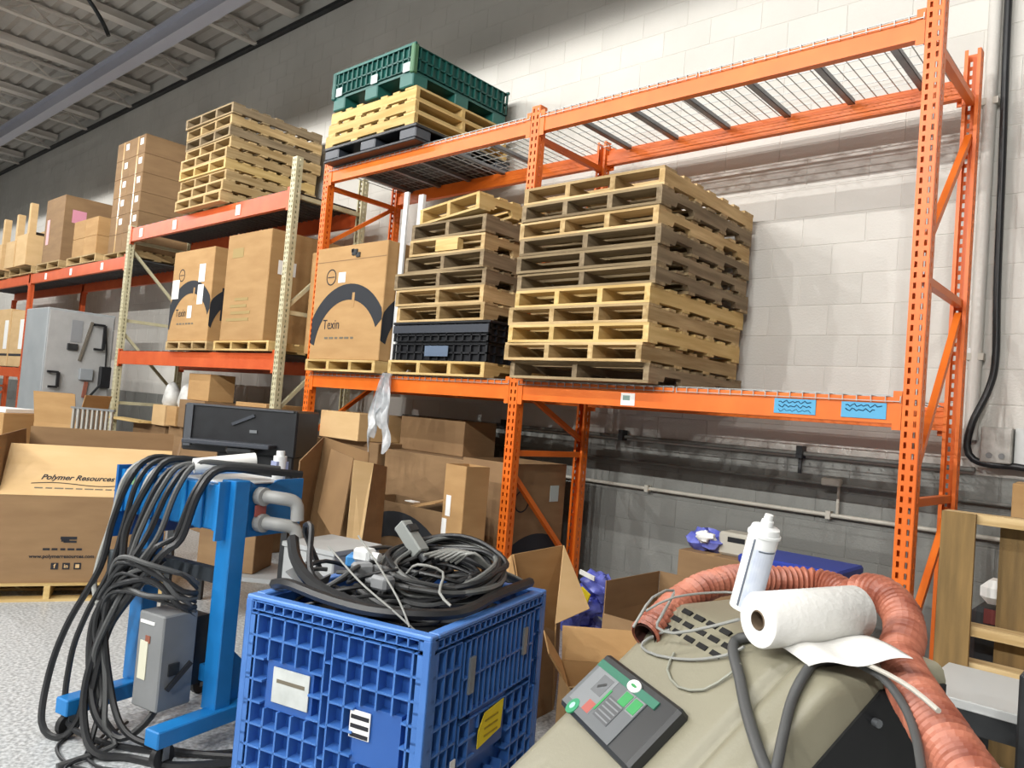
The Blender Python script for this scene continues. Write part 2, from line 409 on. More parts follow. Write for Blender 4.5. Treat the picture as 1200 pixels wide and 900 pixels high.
beam(FX1 + .076, FX0, YF + .004, 1.5, 1.655, 'red orange front beam at the lower level of the farthest bay, left of the cabinet', orange2)
beam(FX1 + .076, FX0, YB - .004, 1.5, 1.655, 'red orange rear beam at the lower level of the farthest bay, left of the cabinet', orange2, True)
deck((FX1 + FX0) / 2, FX0, YF + .004, YB - .004, 1.656, 'steel deck under the yellowish cartons left of the grey cabinet', solid=True)
# small white location labels on the beams
def beamtag(x, z, w, h, label, y=YF, m=white):
    return tag(MB().bx(x - w / 2, x + w / 2, y - .003, y - .0005 + .004, z - h / 2, z + h / 2).build('location_label', m), label, 'label')
lt = thing('location_label', 'small white location label on the lower orange beam beneath the tall pallet stack', 'label', (-2.6, YF + .002, 1.70))
pb('paper', lt, (0, 0, 0), (.10, .003, .075), white)
pb('print', lt, (-.01, -.0018, .008), (.05, .001, .03), mat('label_print', '#8aa39a', .7))
for i, x in enumerate((-10.1, -9.15, -7.65)): beamtag(x, 3.47, .09, .11, f'white location label on the upper beam of the cream rack, {ORD[i]} from the left', YF)
for i, x in enumerate((-13.6, -12.5, -11.3)): beamtag(x, 3.12, .08, .1, f'white location label on the far rack beam under the cartons, {ORD[i]} from the left', YF)
for i, (xa, xb) in enumerate(((-1.681, -1.463), (-1.336, -1.126))):
    t = thing('shelf_tag', ('light blue paper tag with dark handwriting on the lower orange beam, the left one', 'light blue paper tag with dark handwriting on the lower orange beam, nearest the right upright')[i], 'tag', ((xa + xb) / 2, YF, 1.712))
    pb('paper', t, (0, .0015, 0), (xb - xa, .004, .078), tagblue)
    for q in range(3 - i):
        pts = [Vector((-.085 + .17 * s / 16, -.001, .022 - .022 * q + .006 * math.sin(s * 2.1 + q) + .003 * math.sin(s * 5))) for s in range(17 - (3 * q if i else 0))]
        MB().tube(pts, .0028 if q < 2 else .0016, 4).build('handwriting', mat('marker_ink', '#1f4a68', .8), t)

# ================================================================== PALLETS
def stringer_mesh(L, h, m, notch):
    if notch:
        pr = [(-L / 2, 0), (-L * .36, 0), (-L * .345, h * .42), (-L * .19, h * .42), (-L * .175, 0), (L * .175, 0), (L * .19, h * .42), (L * .345, h * .42), (L * .36, 0), (L / 2, 0), (L / 2, h), (-L / 2, h)]
        # split in convex pieces
        b = MB(); ys = [-L / 2, -L * .36, -L * .345, -L * .19, -L * .175, L * .175, L * .19, L * .345, L * .36, L / 2]; zb = [0, 0, h * .42, h * .42, 0, 0, h * .42, h * .42, 0, 0]
        for i in range(9): b.poly([(-.019, ys[i], zb[i]), (-.019, ys[i + 1], zb[i + 1]), (-.019, ys[i + 1], h), (-.019, ys[i], h)], (.038, 0, 0))
        return b.mesh('stringer', m)
    return MB().box((0, 0, h / 2), (.038, L, h)).mesh('stringer', m)
PCACHE = {}
def pallet(loc, rz, label, kind='mix', w=1.02, d=1.2, h=.116, group=None, nstr=3, tilt=None, simple=False, notch=True, mid=None):
    """stringers along local y (length d), deck boards along local x (length w)"""
    t = thing('pallet', label, 'pallet', loc, rz, group)
    if tilt: t.rotation_euler = (tilt[0], tilt[1], rz)
    sets = {'mix': (woodx, woody), 'yellow': (woodyx, woodyy), 'grey': (woodgx, woodgy)}
    mx, my = sets[kind]; tb = .017; sh = h - 2 * tb
    key = (round(d, 3), round(sh, 4), my.name, notch)
    if key not in PCACHE: PCACHE[key] = stringer_mesh(d, sh, my, notch)
    xs = [-w / 2 + .019 + (w - .038) * i / (nstr - 1) for i in range(nstr)]
    if mid is not None and nstr >= 3: xs[1] += mid
    for x in xs: link('stringer', PCACHE[key], t, (x, 0, tb))
    ws = [.14, .085, .085, .095, .085, .085, .14] if not simple else [.14, .12, .12, .12, .14]
    gap = (d - sum(ws)) / (len(ws) - 1); y = -d / 2
    for k, bw in enumerate(ws):
        if rnd.random() > .04 or k in (0, len(ws) - 1):
            pb('deck_board', t, (rnd.uniform(-.004, .004), y + bw / 2, h - tb / 2), (w, bw, tb), mx)
        y += bw + gap
    wb = [.11, .09, .09, .11]; gap = (d - sum(wb)) / 3; y = -d / 2
    for bw in wb:
        pb('bottom_board', t, (0, y + bw / 2, tb / 2), (w, bw, tb), mx); y += bw + gap
    return t
ZS = 1.797
kinds = ['grey', 'mix', 'yellow', 'mix', 'yellow', 'grey', 'grey', 'grey', 'mix', 'grey', 'mix']
for i in range(11):
    k = kinds[i]
    lab = {0: 'worn bottom pallet of the tall stack in the right bay of the orange rack', 10: 'pale top pallet of the tall stack in the right bay'}.get(i, f'{ORD[i]} pallet from the bottom of the tall stack in the right bay')
    pallet((-2.93 + (.0, -.02, .0, -.01, .005, .015, .005, .02, .0, .015, .01)[i], 4.405 + (-.03 if i in (1, 2, 3) else .02 if i == 0 else rnd.uniform(-.012, .012)), ZS + .1165 * i), rnd.uniform(-.012, .012), lab, k, w=1.085 if i != 4 else 1.06, d=1.2, group='pallets of the tall stack in the right bay', nstr=3 if i in (0, 5, 6, 7) else 4, notch=i not in (1, 2, 3, 4, 10))
# middle stack
pallet((-4.34, 4.46, ZS), 0, 'clean pallet under the black plastic crate in the left bay of the orange rack', 'yellow', 1.08, 1.1, .11, nstr=4)
zz = 2.213
for i in range(7):
    k = ['mix', 'mix', 'grey', 'grey', 'mix', 'grey', 'yellow'][i]; top = i == 6
    lab = ['wooden pallet resting directly on the black plastic crate in the left bay', 'second wooden pallet above the black plastic crate in the left bay', 'grey worn pallet third above the black plastic crate in the left bay', 'grey worn pallet fourth above the black plastic crate in the left bay',
           'pallet with a yellowish block, fifth above the black plastic crate in the left bay', 'dark pallet just below the tilted top pallet of the left bay stack', 'small pale pallet lying tilted on top of the left bay stack'][i]
    t = pallet((-4.35 + (.0, -.04, -.06, .0, -.0, .02, .06)[i], 4.44, zz), (-.02, .01, .03, -.02, .02, -.015, -.10)[i], lab, k, w=(1.0, .98, 1.0, .9, .82, .84, .74)[i], d=1.02, h=.13, group='pallets above the black crate', notch=i % 2 == 0, tilt=(.0, -.05, 0) if top else None)
    if i == 4: pb('block', t, (.02, -.49, .066), (.24, .06, .09), woodyx)
    zz += .1305 if i < 5 else .15
# ------------------------------------------------------------------ ribbed plastic crates
def ribwall(b, P, w, h, nx, nz, rt=.008, skip=None):
    """grid of ribs standing proud of a wall; P(u,z,depth)->point, depth 0 = back of rib, 1 = outer face"""
    def rib(u0, u1, z0, z1):
        i = len(b.v)
        for dd in (0, 1):
            b.v += [tuple(P(u0, z0, dd)), tuple(P(u1, z0, dd)), tuple(P(u1, z1, dd)), tuple(P(u0, z1, dd))]
        b.f += [(i + 4, i + 5, i + 6, i + 7), (i, i + 1, i + 5, i + 4), (i + 1, i + 2, i + 6, i + 5), (i + 2, i + 3, i + 7, i + 6), (i + 3, i, i + 4, i + 7)]
    for k in range(nx + 1):
        u = w * k / nx
        segs = [(0, h)]
        if skip:
            for (a0, a1, c0, c1) in skip:
                if a0 < u < a1: segs = [s2 for (p, q) in segs for s2 in ((p, min(q, c0)), (max(p, c1), q)) if s2[1] > s2[0]]
        for (p, q) in segs: rib(max(0, u - rt / 2), min(w, u + rt / 2), p, q)
    for k in range(nz + 1):
        z = h * k / nz; segs = [(0, w)]
        if skip:
            for (a0, a1, c0, c1) in skip:
                if c0 < z < c1: segs = [s2 for (p, q) in segs for s2 in ((p, min(q, a0)), (max(p, a1), q)) if s2[1] > s2[0]]
        for (p, q) in segs: rib(p, q, max(0, z - rt / 2), min(h, z + rt / 2))
def simple_crate(t, w, d, h, m, rows, nx, foot=.0, name='wall'):
    """plastic box with ribbed side walls; rows = list of (z0, z1, nz)"""
    for s, (W, Dp) in enumerate(((w, d), (d, w), (w, d), (d, w))):
        ang = s * pi / 2
        b = MB(); b.bx(-W / 2 + .02, W / 2 - .02, -Dp / 2 + .022, -Dp / 2 + .03, foot, h)
        for (z0, z1, nz) in rows:
            ribwall(b, lambda u, z, q: (-W / 2 + u, -Dp / 2 + (0 if q else .024), z0 + z), W, z1 - z0, nx, nz, .012)
        o = b.build(name, m, t); o.rotation_euler = (0, 0, ang)
bc = thing('plastic_crate', 'black two-tier plastic crate between the pallets in the left bay of the orange rack', 'crate', (-4.33, 4.45, 1.908))
simple_crate(bc, 1.06, 1.04, .29, black, ((.15, .30, 3), (0, .13, 2)), 12)
pb('lid', bc, (0, 0, .294), (1.08, 1.06, .02), black, ch=.004); pb('base', bc, (0, 0, .012), (1.0, 1.0, .02), black)
pb('band', bc, (0, -.526, .245), (1.06, .012, .06), mat('dark_grey_plastic', '#3c4048', .4))
pb('label', bc, (.0, -.531, .075), (.26, .006, .08), mat('blue_grey_label', '#5a6a80', .5))
# top stack above left bay
t = thing('plastic_pallet', 'black plastic pallet at the bottom of the stack above the left bay', 'pallet', (-5.335, 4.40, 3.664))
pb('top_deck', t, (0, 0, .125), (1.25, 1.12, .03), black, ch=.006); pb('bottom_deck', t, (0, 0, .012), (1.25, 1.12, .024), black, ch=.005)
for ix in (-1, 0, 1):
    for iy in (-1, 0, 1): pb('foot_block', t, (ix * .52, iy * .47, .067), (.2, .17, .088), mat('dark_grey_plastic', '#3c4048', .4), ch=.01)
for i in range(3):
    pallet((-5.36 + .015 * i, 4.40 - .01 * i, 3.806 + .103 * i), pi / 2, f'yellowish wooden pallet, {ORD[i]} from the bottom, above the black plastic pallet', 'yellow', w=1.1 - .02 * i, d=1.22 - .03 * i, h=.102, group='yellow pallets under the green crate', notch=False)
gc = thing('plastic_bin', 'dark green collapsible plastic bin on top of the stack above the left bay', 'bin', (-5.33, 4.38, 4.118))
simple_crate(gc, 1.10, 1.12, .33, greenp, ((.13, .33, 2),), 16, foot=.1)
pb('floor_panel', gc, (0, 0, .11), (1.08, 1.1, .02), greenp)
for ix in (-1, 0, 1):
    for iy in (-1, 0, 1): pb('foot', gc, (ix * .46, iy * .47, .055), (.17, .16, .108), mat('green_foot', '#236058', .45), ch=.008)
pb('top_rim', gc, (0, -.555, .335), (1.12, .02, .022), mat('green_foot', '#236058', .45)); pb('top_rim', gc, (0, .555, .335), (1.12, .02, .022), greenp)
pb('corner_column', gc, (.535, -.545, .22), (.05, .05, .24), mat('green_corner', '#46704f', .5), ch=.008)
pb('corner_column', gc, (-.535, -.545, .22), (.05, .05, .24), greenp, ch=.008)
for x in (-.45, .05, .47): pb('placard', gc, (x, -.563, .155), (.085, .006, .075), mat('pale_label', '#b8c6c4', .6))
# cream rack upper stack
zz = 3.575
for i in range(9):
    lab = {0: 'bottom pallet of the stack on top of the cream rack', 8: 'grey weathered pallet on top of the stack on the cream rack'}.get(i, f'{ORD[i]} pallet from the bottom of the stack on the cream rack')
    pallet((-8.40 + rnd.uniform(-.02, .02) + .01 * i, 4.42 + rnd.uniform(-.02, .02), zz), rnd.uniform(-.02, .02), lab, ['mix', 'mix', 'mix', 'yellow', 'mix', 'mix', 'grey', 'mix', 'grey'][i], w=1.08, d=1.12, h=.117, group='pallets stacked on the cream rack', notch=False, nstr=4); zz += .1175

# ================================================================== CARTONS
def carton(name, label, cat, loc, rz, d, m=card, group=None, tape=True, front_tape=False):
    t = thing(name, label, cat, loc, rz, group)
    pb('body', t, (0, 0, d[2] / 2), d, m, ch=.004)
    if tape: pb('tape', t, (0, 0, d[2] + .0006), (d[0] * .98 if d[0] > d[1] else .05, .05 if d[0] > d[1] else d[1] * .98, .0012), tapem)
    return t
def arc_plate(t, face, w, h, cx, cz, r0, r1, a0, a1, m=inkn, n=26, clip=None, name='printed_arc'):
    """thin printed ring segment on face 'front' (y=-d) or 'side' (x=+d)"""
    b = MB()
    for k in range(n):
        t0, t1 = a0 + (a1 - a0) * k / n, a0 + (a1 - a0) * (k + 1) / n
        q = [(cx + r * math.cos(tt), cz + s2 * r * math.sin(tt)) for r, tt, s2 in ((r0, t0, 1), (r0, t1, 1), (r1, t1, 1), (r1, t0, 1))]
        q = [(max(-w / 2 + .002, min(w / 2 - .002, a)), c) for a, c in q]
        P = [face(a, c) for a, c in q]; nrm = face(0, 0, 1) - face(0, 0)
        b.poly([p for p in P], nrm)
    return b.build(name, m, t)
def gaylord(loc, rz, w, d, h, label, m=card, marks=True, paperwork=False):
    t = thing('bulk_box', label, 'bulk box', loc, rz)
    pb('body', t, (0, 0, h / 2), (w, d, h), m, ch=.006)
    fr = lambda x, z, e=0: Vector((x, -d / 2 - .0008 - .0012 * e, z))
    if marks:
        arc_plate(t, fr, w, h, .02, h * .06, h * .46, h * .60, math.radians(28), math.radians(172), name='printed_arc')
        pb('arc_step', t, (w * .09, -d / 2 - .001, h * .515), (.035, .003, h * .13), m)
        text('Texin', h * .12, inkm, t, (-w * .2, -d / 2 - .002, h * .27), (pi / 2, 0, 0), squash=.9)
        [pb('small_print', t, (-w * .26 + w * .075 * q, -d / 2 - .001, h * .19), (w * (.05, .06, .04)[q % 3], .002, h * .018), ingrey) for q in range(6)]
        arc_plate(t, fr, w, h, -w * .26, h * .73, .062, .073, 0, 2 * pi, m=inkm, n=28, name='printed_ring')
        pb('ring_bar', t, (-w * .26, -d / 2 - .0015, h * .73), (.10, .002, .008), inkm)
        sd = lambda y, z, e=0: Vector((w / 2 + .0008 + .0012 * e, y, z))
        arc_plate(t, sd, d, h, 0, h * .06, h * .46, h * .60, math.radians(10), math.radians(170), name='printed_arc')
    return t
pallet((-5.50, 4.42, ZS), 0, 'pallet under the printed bulk box in the left bay of the orange rack', 'yellow', 1.0, 1.1, .1, nstr=4)
gx = gaylord((-5.50, 4.41, ZS + .101), 0, 1.0, 1.02, 1.0, 'tan cardboard bulk box with a big black arc beside the left orange upright')
pb('white_sticker', gx, (-.1, -.512, .72), (.10, .002, .09), white)
pb('flap_seam', gx, (0, -.5112, .87), (.99, .001, .006), cardd)
MB().box((.06, -.515, .93), (.07, .012, .05)).box((.11, -.515, .905), (.05, .012, .04)).box((.03, -.515, .945), (.03, .012, .03)).build('torn_tape', darkst, gx)
# cream rack lower level
pallet((-8.45, 4.42, 1.97), 0, 'pallet under the left bulk box of the cream rack', 'mix', 1.0, 1.05, .1, nstr=4, notch=False)
g1 = gaylord((-8.50, 4.42, 2.072), 0, .97, 1.0, 1.04, 'bulk box with white papers and a black arc on the cream rack')
pb('document', g1, (-.38, -.503, .60), (.17, .003, .22), white); pb('document', g1, (.24, -.503, .76), (.14, .003, .20), white); pb('document', g1, (.24, -.503, .52), (.13, .003, .22), white)
pb('document', g1, (.02, -.503, .33), (.1, .003, .14), white)
pb('black_panel', g1, (.487, -.2, .42), (.002, .35, .36), inkm)
pallet((-7.25, 4.42, 1.97), 0, 'pallet under the right bulk box of the cream rack', 'yellow', 1.1, 1.05, .1, nstr=4, notch=False)
g2 = gaylord((-7.30, 4.42, 2.072), 0, .86, 1.0, 1.12, 'plain tan bulk box with faint print, behind the cream upright', m=card, marks=False)
for k in range(4): pb('faint_print', g2, (-.1 + .05 * (k % 2), -.502, .22 + .07 * k), (.45 - .06 * k, .002, .03), mat('faint_ink', '#a08a5a', .85))
pb('faint_print', g2, (-.2, -.502, .92), (.22, .002, .1), mat('faint_ink', '#a08a5a', .85)); pb('document', g2, (.433, -.3, .75), (.002, .2, .14), white)
carton('carton', 'pale carton squeezed between the cream upright and the orange upright', 'box', (-6.36, 4.5, 1.975), 0, (.40, .6, 1.0), card)
# pile of cartons at the left end of the cream rack top
def wrapped(loc):
    pallet((loc[0], loc[1], 3.213), 0, 'pallet under the tall column of wrapped cartons', 'mix', 1.0, .95, .11, notch=False)
    for r in range(6):
        for c in range(2):
            t = carton('carton', f'{("left", "right")[c]} carton, {ORD[r]} row from the bottom, of the tall wrapped column', 'box', (loc[0] - .235 + .47 * c, loc[1], 3.326 + .262 * r), 0, (.465, .88, .26), cardd, 'cartons of the tall wrapped column', tape=False)
            if 0 < r: pb('sticker', t, (.12, -.441, .17), (.10, .002, .085), white)
            pb('tape', t, (0, -.4405, .13), (.04, .001, .255), tapem)
wrapped((-11.06, 4.52, 0))
pallet((-12.15, 4.42, 3.213), 0, 'pallet under the small cartons on the far rack', 'mix', 1.15, .95, .12, notch=False)
for r in range(2):
    for c in range(2):
        t = carton('carton', f'small tan carton, {("lower", "upper")[r]} {("left", "right")[c]} of the four on the far rack', 'box', (-12.38 + .47 * c, 4.3, 3.336 + .27 * r), 0, (.465, .66, .268), card, 'four small cartons on the far rack')
pallet((-13.5, 4.42, 3.213), 0, 'pallet under the tall pink-labelled box on the far rack', 'mix', 1.05, 1.0, .12, notch=False)
def openbox(name, label, loc, rz, d, m, flaps=(0, 0, 0, 0), fl=.2, lit_flap=None, th=.006, tilt=None, cat='open box'):
    """open carton: bottom, four walls and four flaps; flap angle 0 = straight up, + = folded outward (degrees). order front(-y), right(+x), back(+y), left(-x)"""
    t = thing(name, label, cat, loc, rz)
    if tilt: t.rotation_euler = (tilt[0], tilt[1], rz)
    w, dd, h = d
    pb('bottom', t, (0, 0, th / 2), (w, dd, th), m)
    for k, (cx, cy, W) in enumerate(((0, -dd / 2, w), (w / 2, 0, dd), (0, dd / 2, w), (-w / 2, 0, dd))):
        ang = (0, pi / 2, pi, -pi / 2)[k]
        wl = pb('wall', t, (cx, cy, h / 2), (W, th, h), m, rot=(0, 0, ang))
        if flaps[k] is not None:
            a = math.radians(flaps[k]); f = fl if not isinstance(fl, tuple) else fl[k]
            b = MB().bx(-W / 2 + .004, W / 2 - .004, -th / 2, th / 2, 0, f)
            o = b.build('flap', lit_flap if (lit_flap and k == 0) else m, t, (cx, cy, h)); o.rotation_euler = Matrix.Rotation(ang, 3, 'Z').to_4x4().to_euler()
            o.rotation_euler = (Matrix.Rotation(ang, 3, 'Z') @ Matrix.Rotation(a, 3, 'X')).to_euler()
    return t
t = openbox('bulk_box', 'tall brown open box with pink labels on the far rack', (-13.5, 4.42, 3.334), 0, (.84, .92, 1.03), cardd, (None, None, None, None), cat='bulk box')
pb('pink_label', t, (-.25, -.466, .5), (.12, .003, .4), mat('pink_paper', '#e0b0b4', .7)); pb('pink_label', t, (.426, -.25, .72), (.003, .2, .2), mat('pink_paper2', '#d590a4', .7))
pallet((-14.85, 4.42, 3.213), 0, 'pallet under the two torn yellowish boxes on the far rack', 'mix', 1.2, 1.0, .12, notch=False)
pallet((-16.3, 4.42, 3.213), 0, 'pallet at the far left edge of the far rack top', 'mix', 1.2, 1.0, .12, notch=False)
for i, (x, ww, hh) in enumerate(((-14.55, .55, 1.02), (-15.15, .5, .9), (-16.0, .7, .9))):
    lab = ('torn yellowish carton beside the tall pink-labelled box on the far rack', 'yellowish carton with ragged top, second left of the pink-labelled box', 'yellowish carton at the far left edge of the far rack top')[i]
    t = openbox('torn_carton', lab, (x, 4.2, 3.334), 0, (ww, .75, hh * .5), cardl, (None, None, 0, None), fl=hh * .5, cat='box')
    pb('corner_post', t, (ww / 2 - .06, -.31, hh * .5), (.10, .1, hh), cardl); pb('bag', t, (-.05, -.05, hh * .30), (ww * .7, .45, hh * .55), mat('dark_film', '#4a4038', .5), ch=.05)
# farthest bay lower shelf
for i, (x, z, ww, hh) in enumerate(((-14.9, 1.668, .75, .95), (-15.75, 1.668, .8, 1.0))):
    t = carton('carton', ('yellowish carton with white shipping papers left of the grey cabinet', 'yellowish carton at the left edge of the picture, lower far shelf')[i], 'box', (x, 4.3, z), 0, (ww, .62, hh), cardl)
    pb('document', t, (.22, -.312, .55), (.2, .003, .5), white); pb('strap', t, (0, -.3115, .2), (ww * .98, .002, .04), inkm)
# ------------------------------------------------------------------ electrical cabinet
t = thing('electrical_cabinet', 'tall grey steel electrical cabinet with black handles standing below the far rack', 'cabinet', (-11.95, 3.84, 0))
pb('body', t, (0, 0, 1.24), (.90, .86, 2.48), cabg, ch=.01)
pb('door', t, (.456, .0, 1.27), (.014, .82, 2.36), mat('cabinet_door', '#a9a9a8', .45, col2='#9c9c9b', nscale=5), ch=.004)
def handle(y0, y1, z0, z1):
    b = MB(); x = .463
    b.bar((x, y0, z1), (x + .05, y0, z1), .03).bar((x + .05, y0 - .0, z1), (x + .05, y1, z1), .03).bar((x + .05, y1, z1), (x + .05, y1, z0), .035).bar((x + .05, y1, z0), (x + .05, y0, z0), .03)
    b.build('handle', black, t)
handle(.16, .28, 1.98, 2.32); handle(-.36, -.25, 1.42, 1.62)
pb('latch', t, (.48, -.1, 1.98), (.04, .13, .09), darkst, ch=.006); pb('nameplate', t, (.466, -.06, 2.2), (.006, .14, .3), mat('cabinet_plate', '#8b8d90', .4))
MB().bar((.48, .0, 1.8), (.48, .12, 2.35), .03).build('rust_streak', mat('weathered', '#6a6358', .8), t)
pb('socket', t, (.49, .1, 1.62), (.06, .17, .16), mat('socket_grey', '#8f9498', .5), ch=.008); MB().bar((.47, .1, 1.3), (.47, .12, 1.52), .045).build('rust_mark', mat('rust', '#8a5240', .9), t)
pb('switch_box', t, (.50, .34, 1.60), (.09, .14, .3), black, ch=.01); MB().bar((.52, .38, 1.62), (.55, .1, 1.25), .025).build('switch_lever', darkst, t)
MB().tube(spline([(.47, .3, 2.3), (.5, .33, 2.0), (.5, .34, 1.75)], .05), .012, 6).build('cable', blackm, t)

# ================================================================== LOWER LEFT CLUTTER (under the cream rack)
def support(x, y, w, d, h, label): return carton('carton', label, 'box', (x, y, 0), 0, (w, d, h), cardd)
support(-9.55, 4.4, .9, .7, 1.08, 'large brown carton under the grey sheet below the cream rack')
support(-8.35, 4.4, 1.3, .7, 1.1, 'wide brown carton carrying the small boxes below the cream rack')
support(-7.15, 4.45, .8, .7, 1.15, 'brown carton behind the black machine below the cream rack')
o = MB().poly([(-9.96, 4.60, 1.09), (-9.4, 4.60, 1.09), (-9.42, 4.72, 1.74), (-9.93, 4.72, 1.74)], (0, .02, 0)).build('grey_sheet', mat('sheet_grey', '#7f8076', .5, col2='#6c6d62', nscale=6)); tag(o, 'grey metal sheet leaning below the lower beam of the cream rack', 'sheet')
t = carton('carton', 'tan carton standing open on the wide brown carton below the cream rack', 'box', (-8.36, 4.2, 1.42), .0, (.50, .3, .30), card)
carton('carton', 'flat carton under the open tan carton below the cream rack', 'box', (-8.36, 4.2, 1.102), 0, (.6, .42, .315), cardd)
carton('carton', 'small carton with a white label left below the cream beam', 'box', (-8.82, 4.15, 1.102), 0, (.24, .34, .22), card)
carton('carton', 'low carton on the large brown carton beside the cream upright', 'box', (-9.2, 4.15, 1.082), 0, (.34, .3, .24), cardl)
for i, (x, z, s) in enumerate(((-9.22, 1.324, .15), (-8.80, 1.324, .16))):
    b = MB().tube([(0, 0, 0), (0, 0, .04), (.01, 0, .16), (-.01, 0, .24), (0, .01, .28)], .1, 12, rads=[s * .6, s * .72, s * .62, s * .4, s * .12])
    tag(b.build('plastic_bag', mat('bag_white', '#dcdcd8', .35, col2='#bcbcb8', nscale=14), None, (x, 4.15, z)), ('white plastic bag on the low carton below the cream beam', 'white plastic bag next to the open tan carton below the cream beam')[i], 'bag')
carton('carton', 'pale carton lying behind the cream upright, below the beam', 'box', (-7.2, 4.3, 1.152), 0, (.6, .5, .30), card)
t = thing('wooden_board', 'pale plank lying across cartons beside the left cream upright', 'plank', (-9.92, 3.98, 1.085)); pb('plank', t, (0, 0, .012), (1.0, .2, .024), woodyx)
# clutter in front of the cabinet
carton('carton', 'carton with a white top at the left edge, in front of the grey cabinet', 'box', (-9.93, 2.62, 0), .5, (.62, .6, 1.12), card, tape=False)
t = thing('paper_stack', 'stack of white paper on the carton at the left edge', 'paper', (-9.93, 2.62, 1.123), .5); pb('sheet_pile', t, (0, 0, .02), (.5, .45, .04), white)
openbox('carton', 'open carton with a raised flap in front of the grey cabinet', (-9.35, 3.1, 0), .6, (.5, .45, 1.05), card, (10, 12, None, -14), fl=.34)
t = thing('slatted_crate', 'grey slatted crate in front of the cabinet beside the cream upright', 'crate', (-8.88, 3.32, 0), .6)
pb('base', t, (0, 0, .5), (.5, .5, 1.0), greyb)
for k in range(9): pb('slat', t, (-.22 + .055 * k, -.25, 1.12), (.022, .03, .24), mat('slat_grey', '#a3a098', .6))
pb('top_rail', t, (0, -.25, 1.245), (.5, .04, .02), greyb)
# ------------------------------------------------------------------ big printed bulk box on a pallet (left)
ang = math.atan2(.909, .418)
fx = Vector((.418, .909, 0)); fy = Vector((-.909, .418, 0))
cfr = ZP(88, 704.5, 0)            # front face reference on the floor
ctr = cfr + fy * .52
pallet((ctr.x, ctr.y, 0), ang, 'pallet on the floor under the printed brown bulk box', 'yellow', 1.12, 1.04, .125, nstr=4, notch=False)
bb = openbox('bulk_box', 'brown bulk box with printed raised flap on the floor at the left', (ctr.x, ctr.y, .126), ang, (1.06, 1.0, .60), cardd, (-38, 8, 0, 4), fl=(.42, .40, .42, .40), lit_flap=cardl, cat='bulk box')  # front flap in paler cardboard: the ceiling light it catches is painted in
fl_ = [c for c in bb.children if c.name.startswith('flap')][0]
text('Polymer Resources', .058, inkm, fl_, (-.07, -.0045, .13), (pi / 2, 0, 0), shear=.35, bold=.0012)
b = MB().tube([(-.35 + .56 * k / 20, -.0045, .095 + .010 * math.sin(k / 20 * 2 * pi)) for k in range(21)], .003, 4); b.build('underline', inkm, fl_)
[pb('small_print', fl_, (-.30 + .062 * q, -.0038, .06), ((.05, .04, .055)[q % 3], .002, .009), ingrey) for q in range(9)]
[pb('small_print', bb, (-.21 + .05 * q, -.5045, .232), ((.042, .035, .03)[q % 3], .002, .014), inkm) for q in range(5)]
text('www.polymerresources.com', .034, inkm, bb, (-.11, -.505, .172), (pi / 2, 0, 0), bold=.0008)
for k in range(3):
    pb('social_icon', bb, (-.15 + .07 * k, -.5045, .115), (.045, .003, .045), inkm)
    if k == 0: text('f', .042, cardl, bb, (-.15, -.507, .102), (pi / 2, 0, 0), bold=.001)
    elif k == 1: text('in', .036, cardl, bb, (-.08, -.507, .104), (pi / 2, 0, 0), bold=.001)
    else: pb('icon_bird', bb, (-.01, -.507, .115), (.025, .002, .025), cardl)
MB().box((-.08, -.5045, .31), (.10, .003, .02)).box((-.07, -.5045, .285), (.08, .003, .014)).box((-.10, -.5045, .295), (.05, .003, .02)).build('printed_emblem', inkm, bb)

# ================================================================== BLACK MACHINE BEHIND THE STAND
c = D(290, 500, 5.35); t = thing('black_machine', 'black equipment cabinet standing behind the blue stand', 'machine', (c.x, c.y, 0), math.radians(38))
pb('upper_body', t, (0, .1, 1.29), (.80, .46, .32), black, ch=.012); pb('lower_body', t, (.12, .1, 1.05), (.54, .44, .18), black, ch=.012)
pb('front_lip', t, (-.03, -.20, 1.20), (.60, .14, .03), mat('dark_grey_plastic', '#3c4048', .4), ch=.006)
pb('side_strip', t, (-.355, -.135, 1.30), (.05, .02, .28), mat('strip_grey', '#4b4e53', .4)); pb('badge', t, (.1, -.133, 1.29), (.05, .01, .02), steel)
pb('cushion', t, (.06, -.2, 1.165), (.2, .1, .06), darkst, ch=.02); MB().bar((-.05, -.135, 1.33), (.1, -.135, 1.40), .02).build('crease', mat('dark_grey_plastic', '#3c4048', .4), t)
pb('top_edge', t, (.0, -.13, 1.445), (.74, .02, .012), mat('strip_grey', '#4b4e53', .4))

t = thing('steel_cart', 'steel cart carrying the black machine behind the blue stand', 'cart', (c.x, c.y, 0), math.radians(38))
pb('top', t, (0, .1, .94), (.84, .56, .03), mat('cart_grey', '#9b9d9d', .45)); pb('shelf', t, (0, .1, .30), (.8, .5, .03), mat('cart_grey', '#9b9d9d', .45))
for x in (-.39, .39):
    for y in (-.15, .35): pb('leg', t, (x, y, .46), (.04, .04, .92), darkst)
t = carton('carton', 'brown carton on the lower shelf of the steel cart behind the blue stand', 'box', (c.x - .1, c.y + .06, .316), math.radians(38), (.4, .34, .36), cardd)

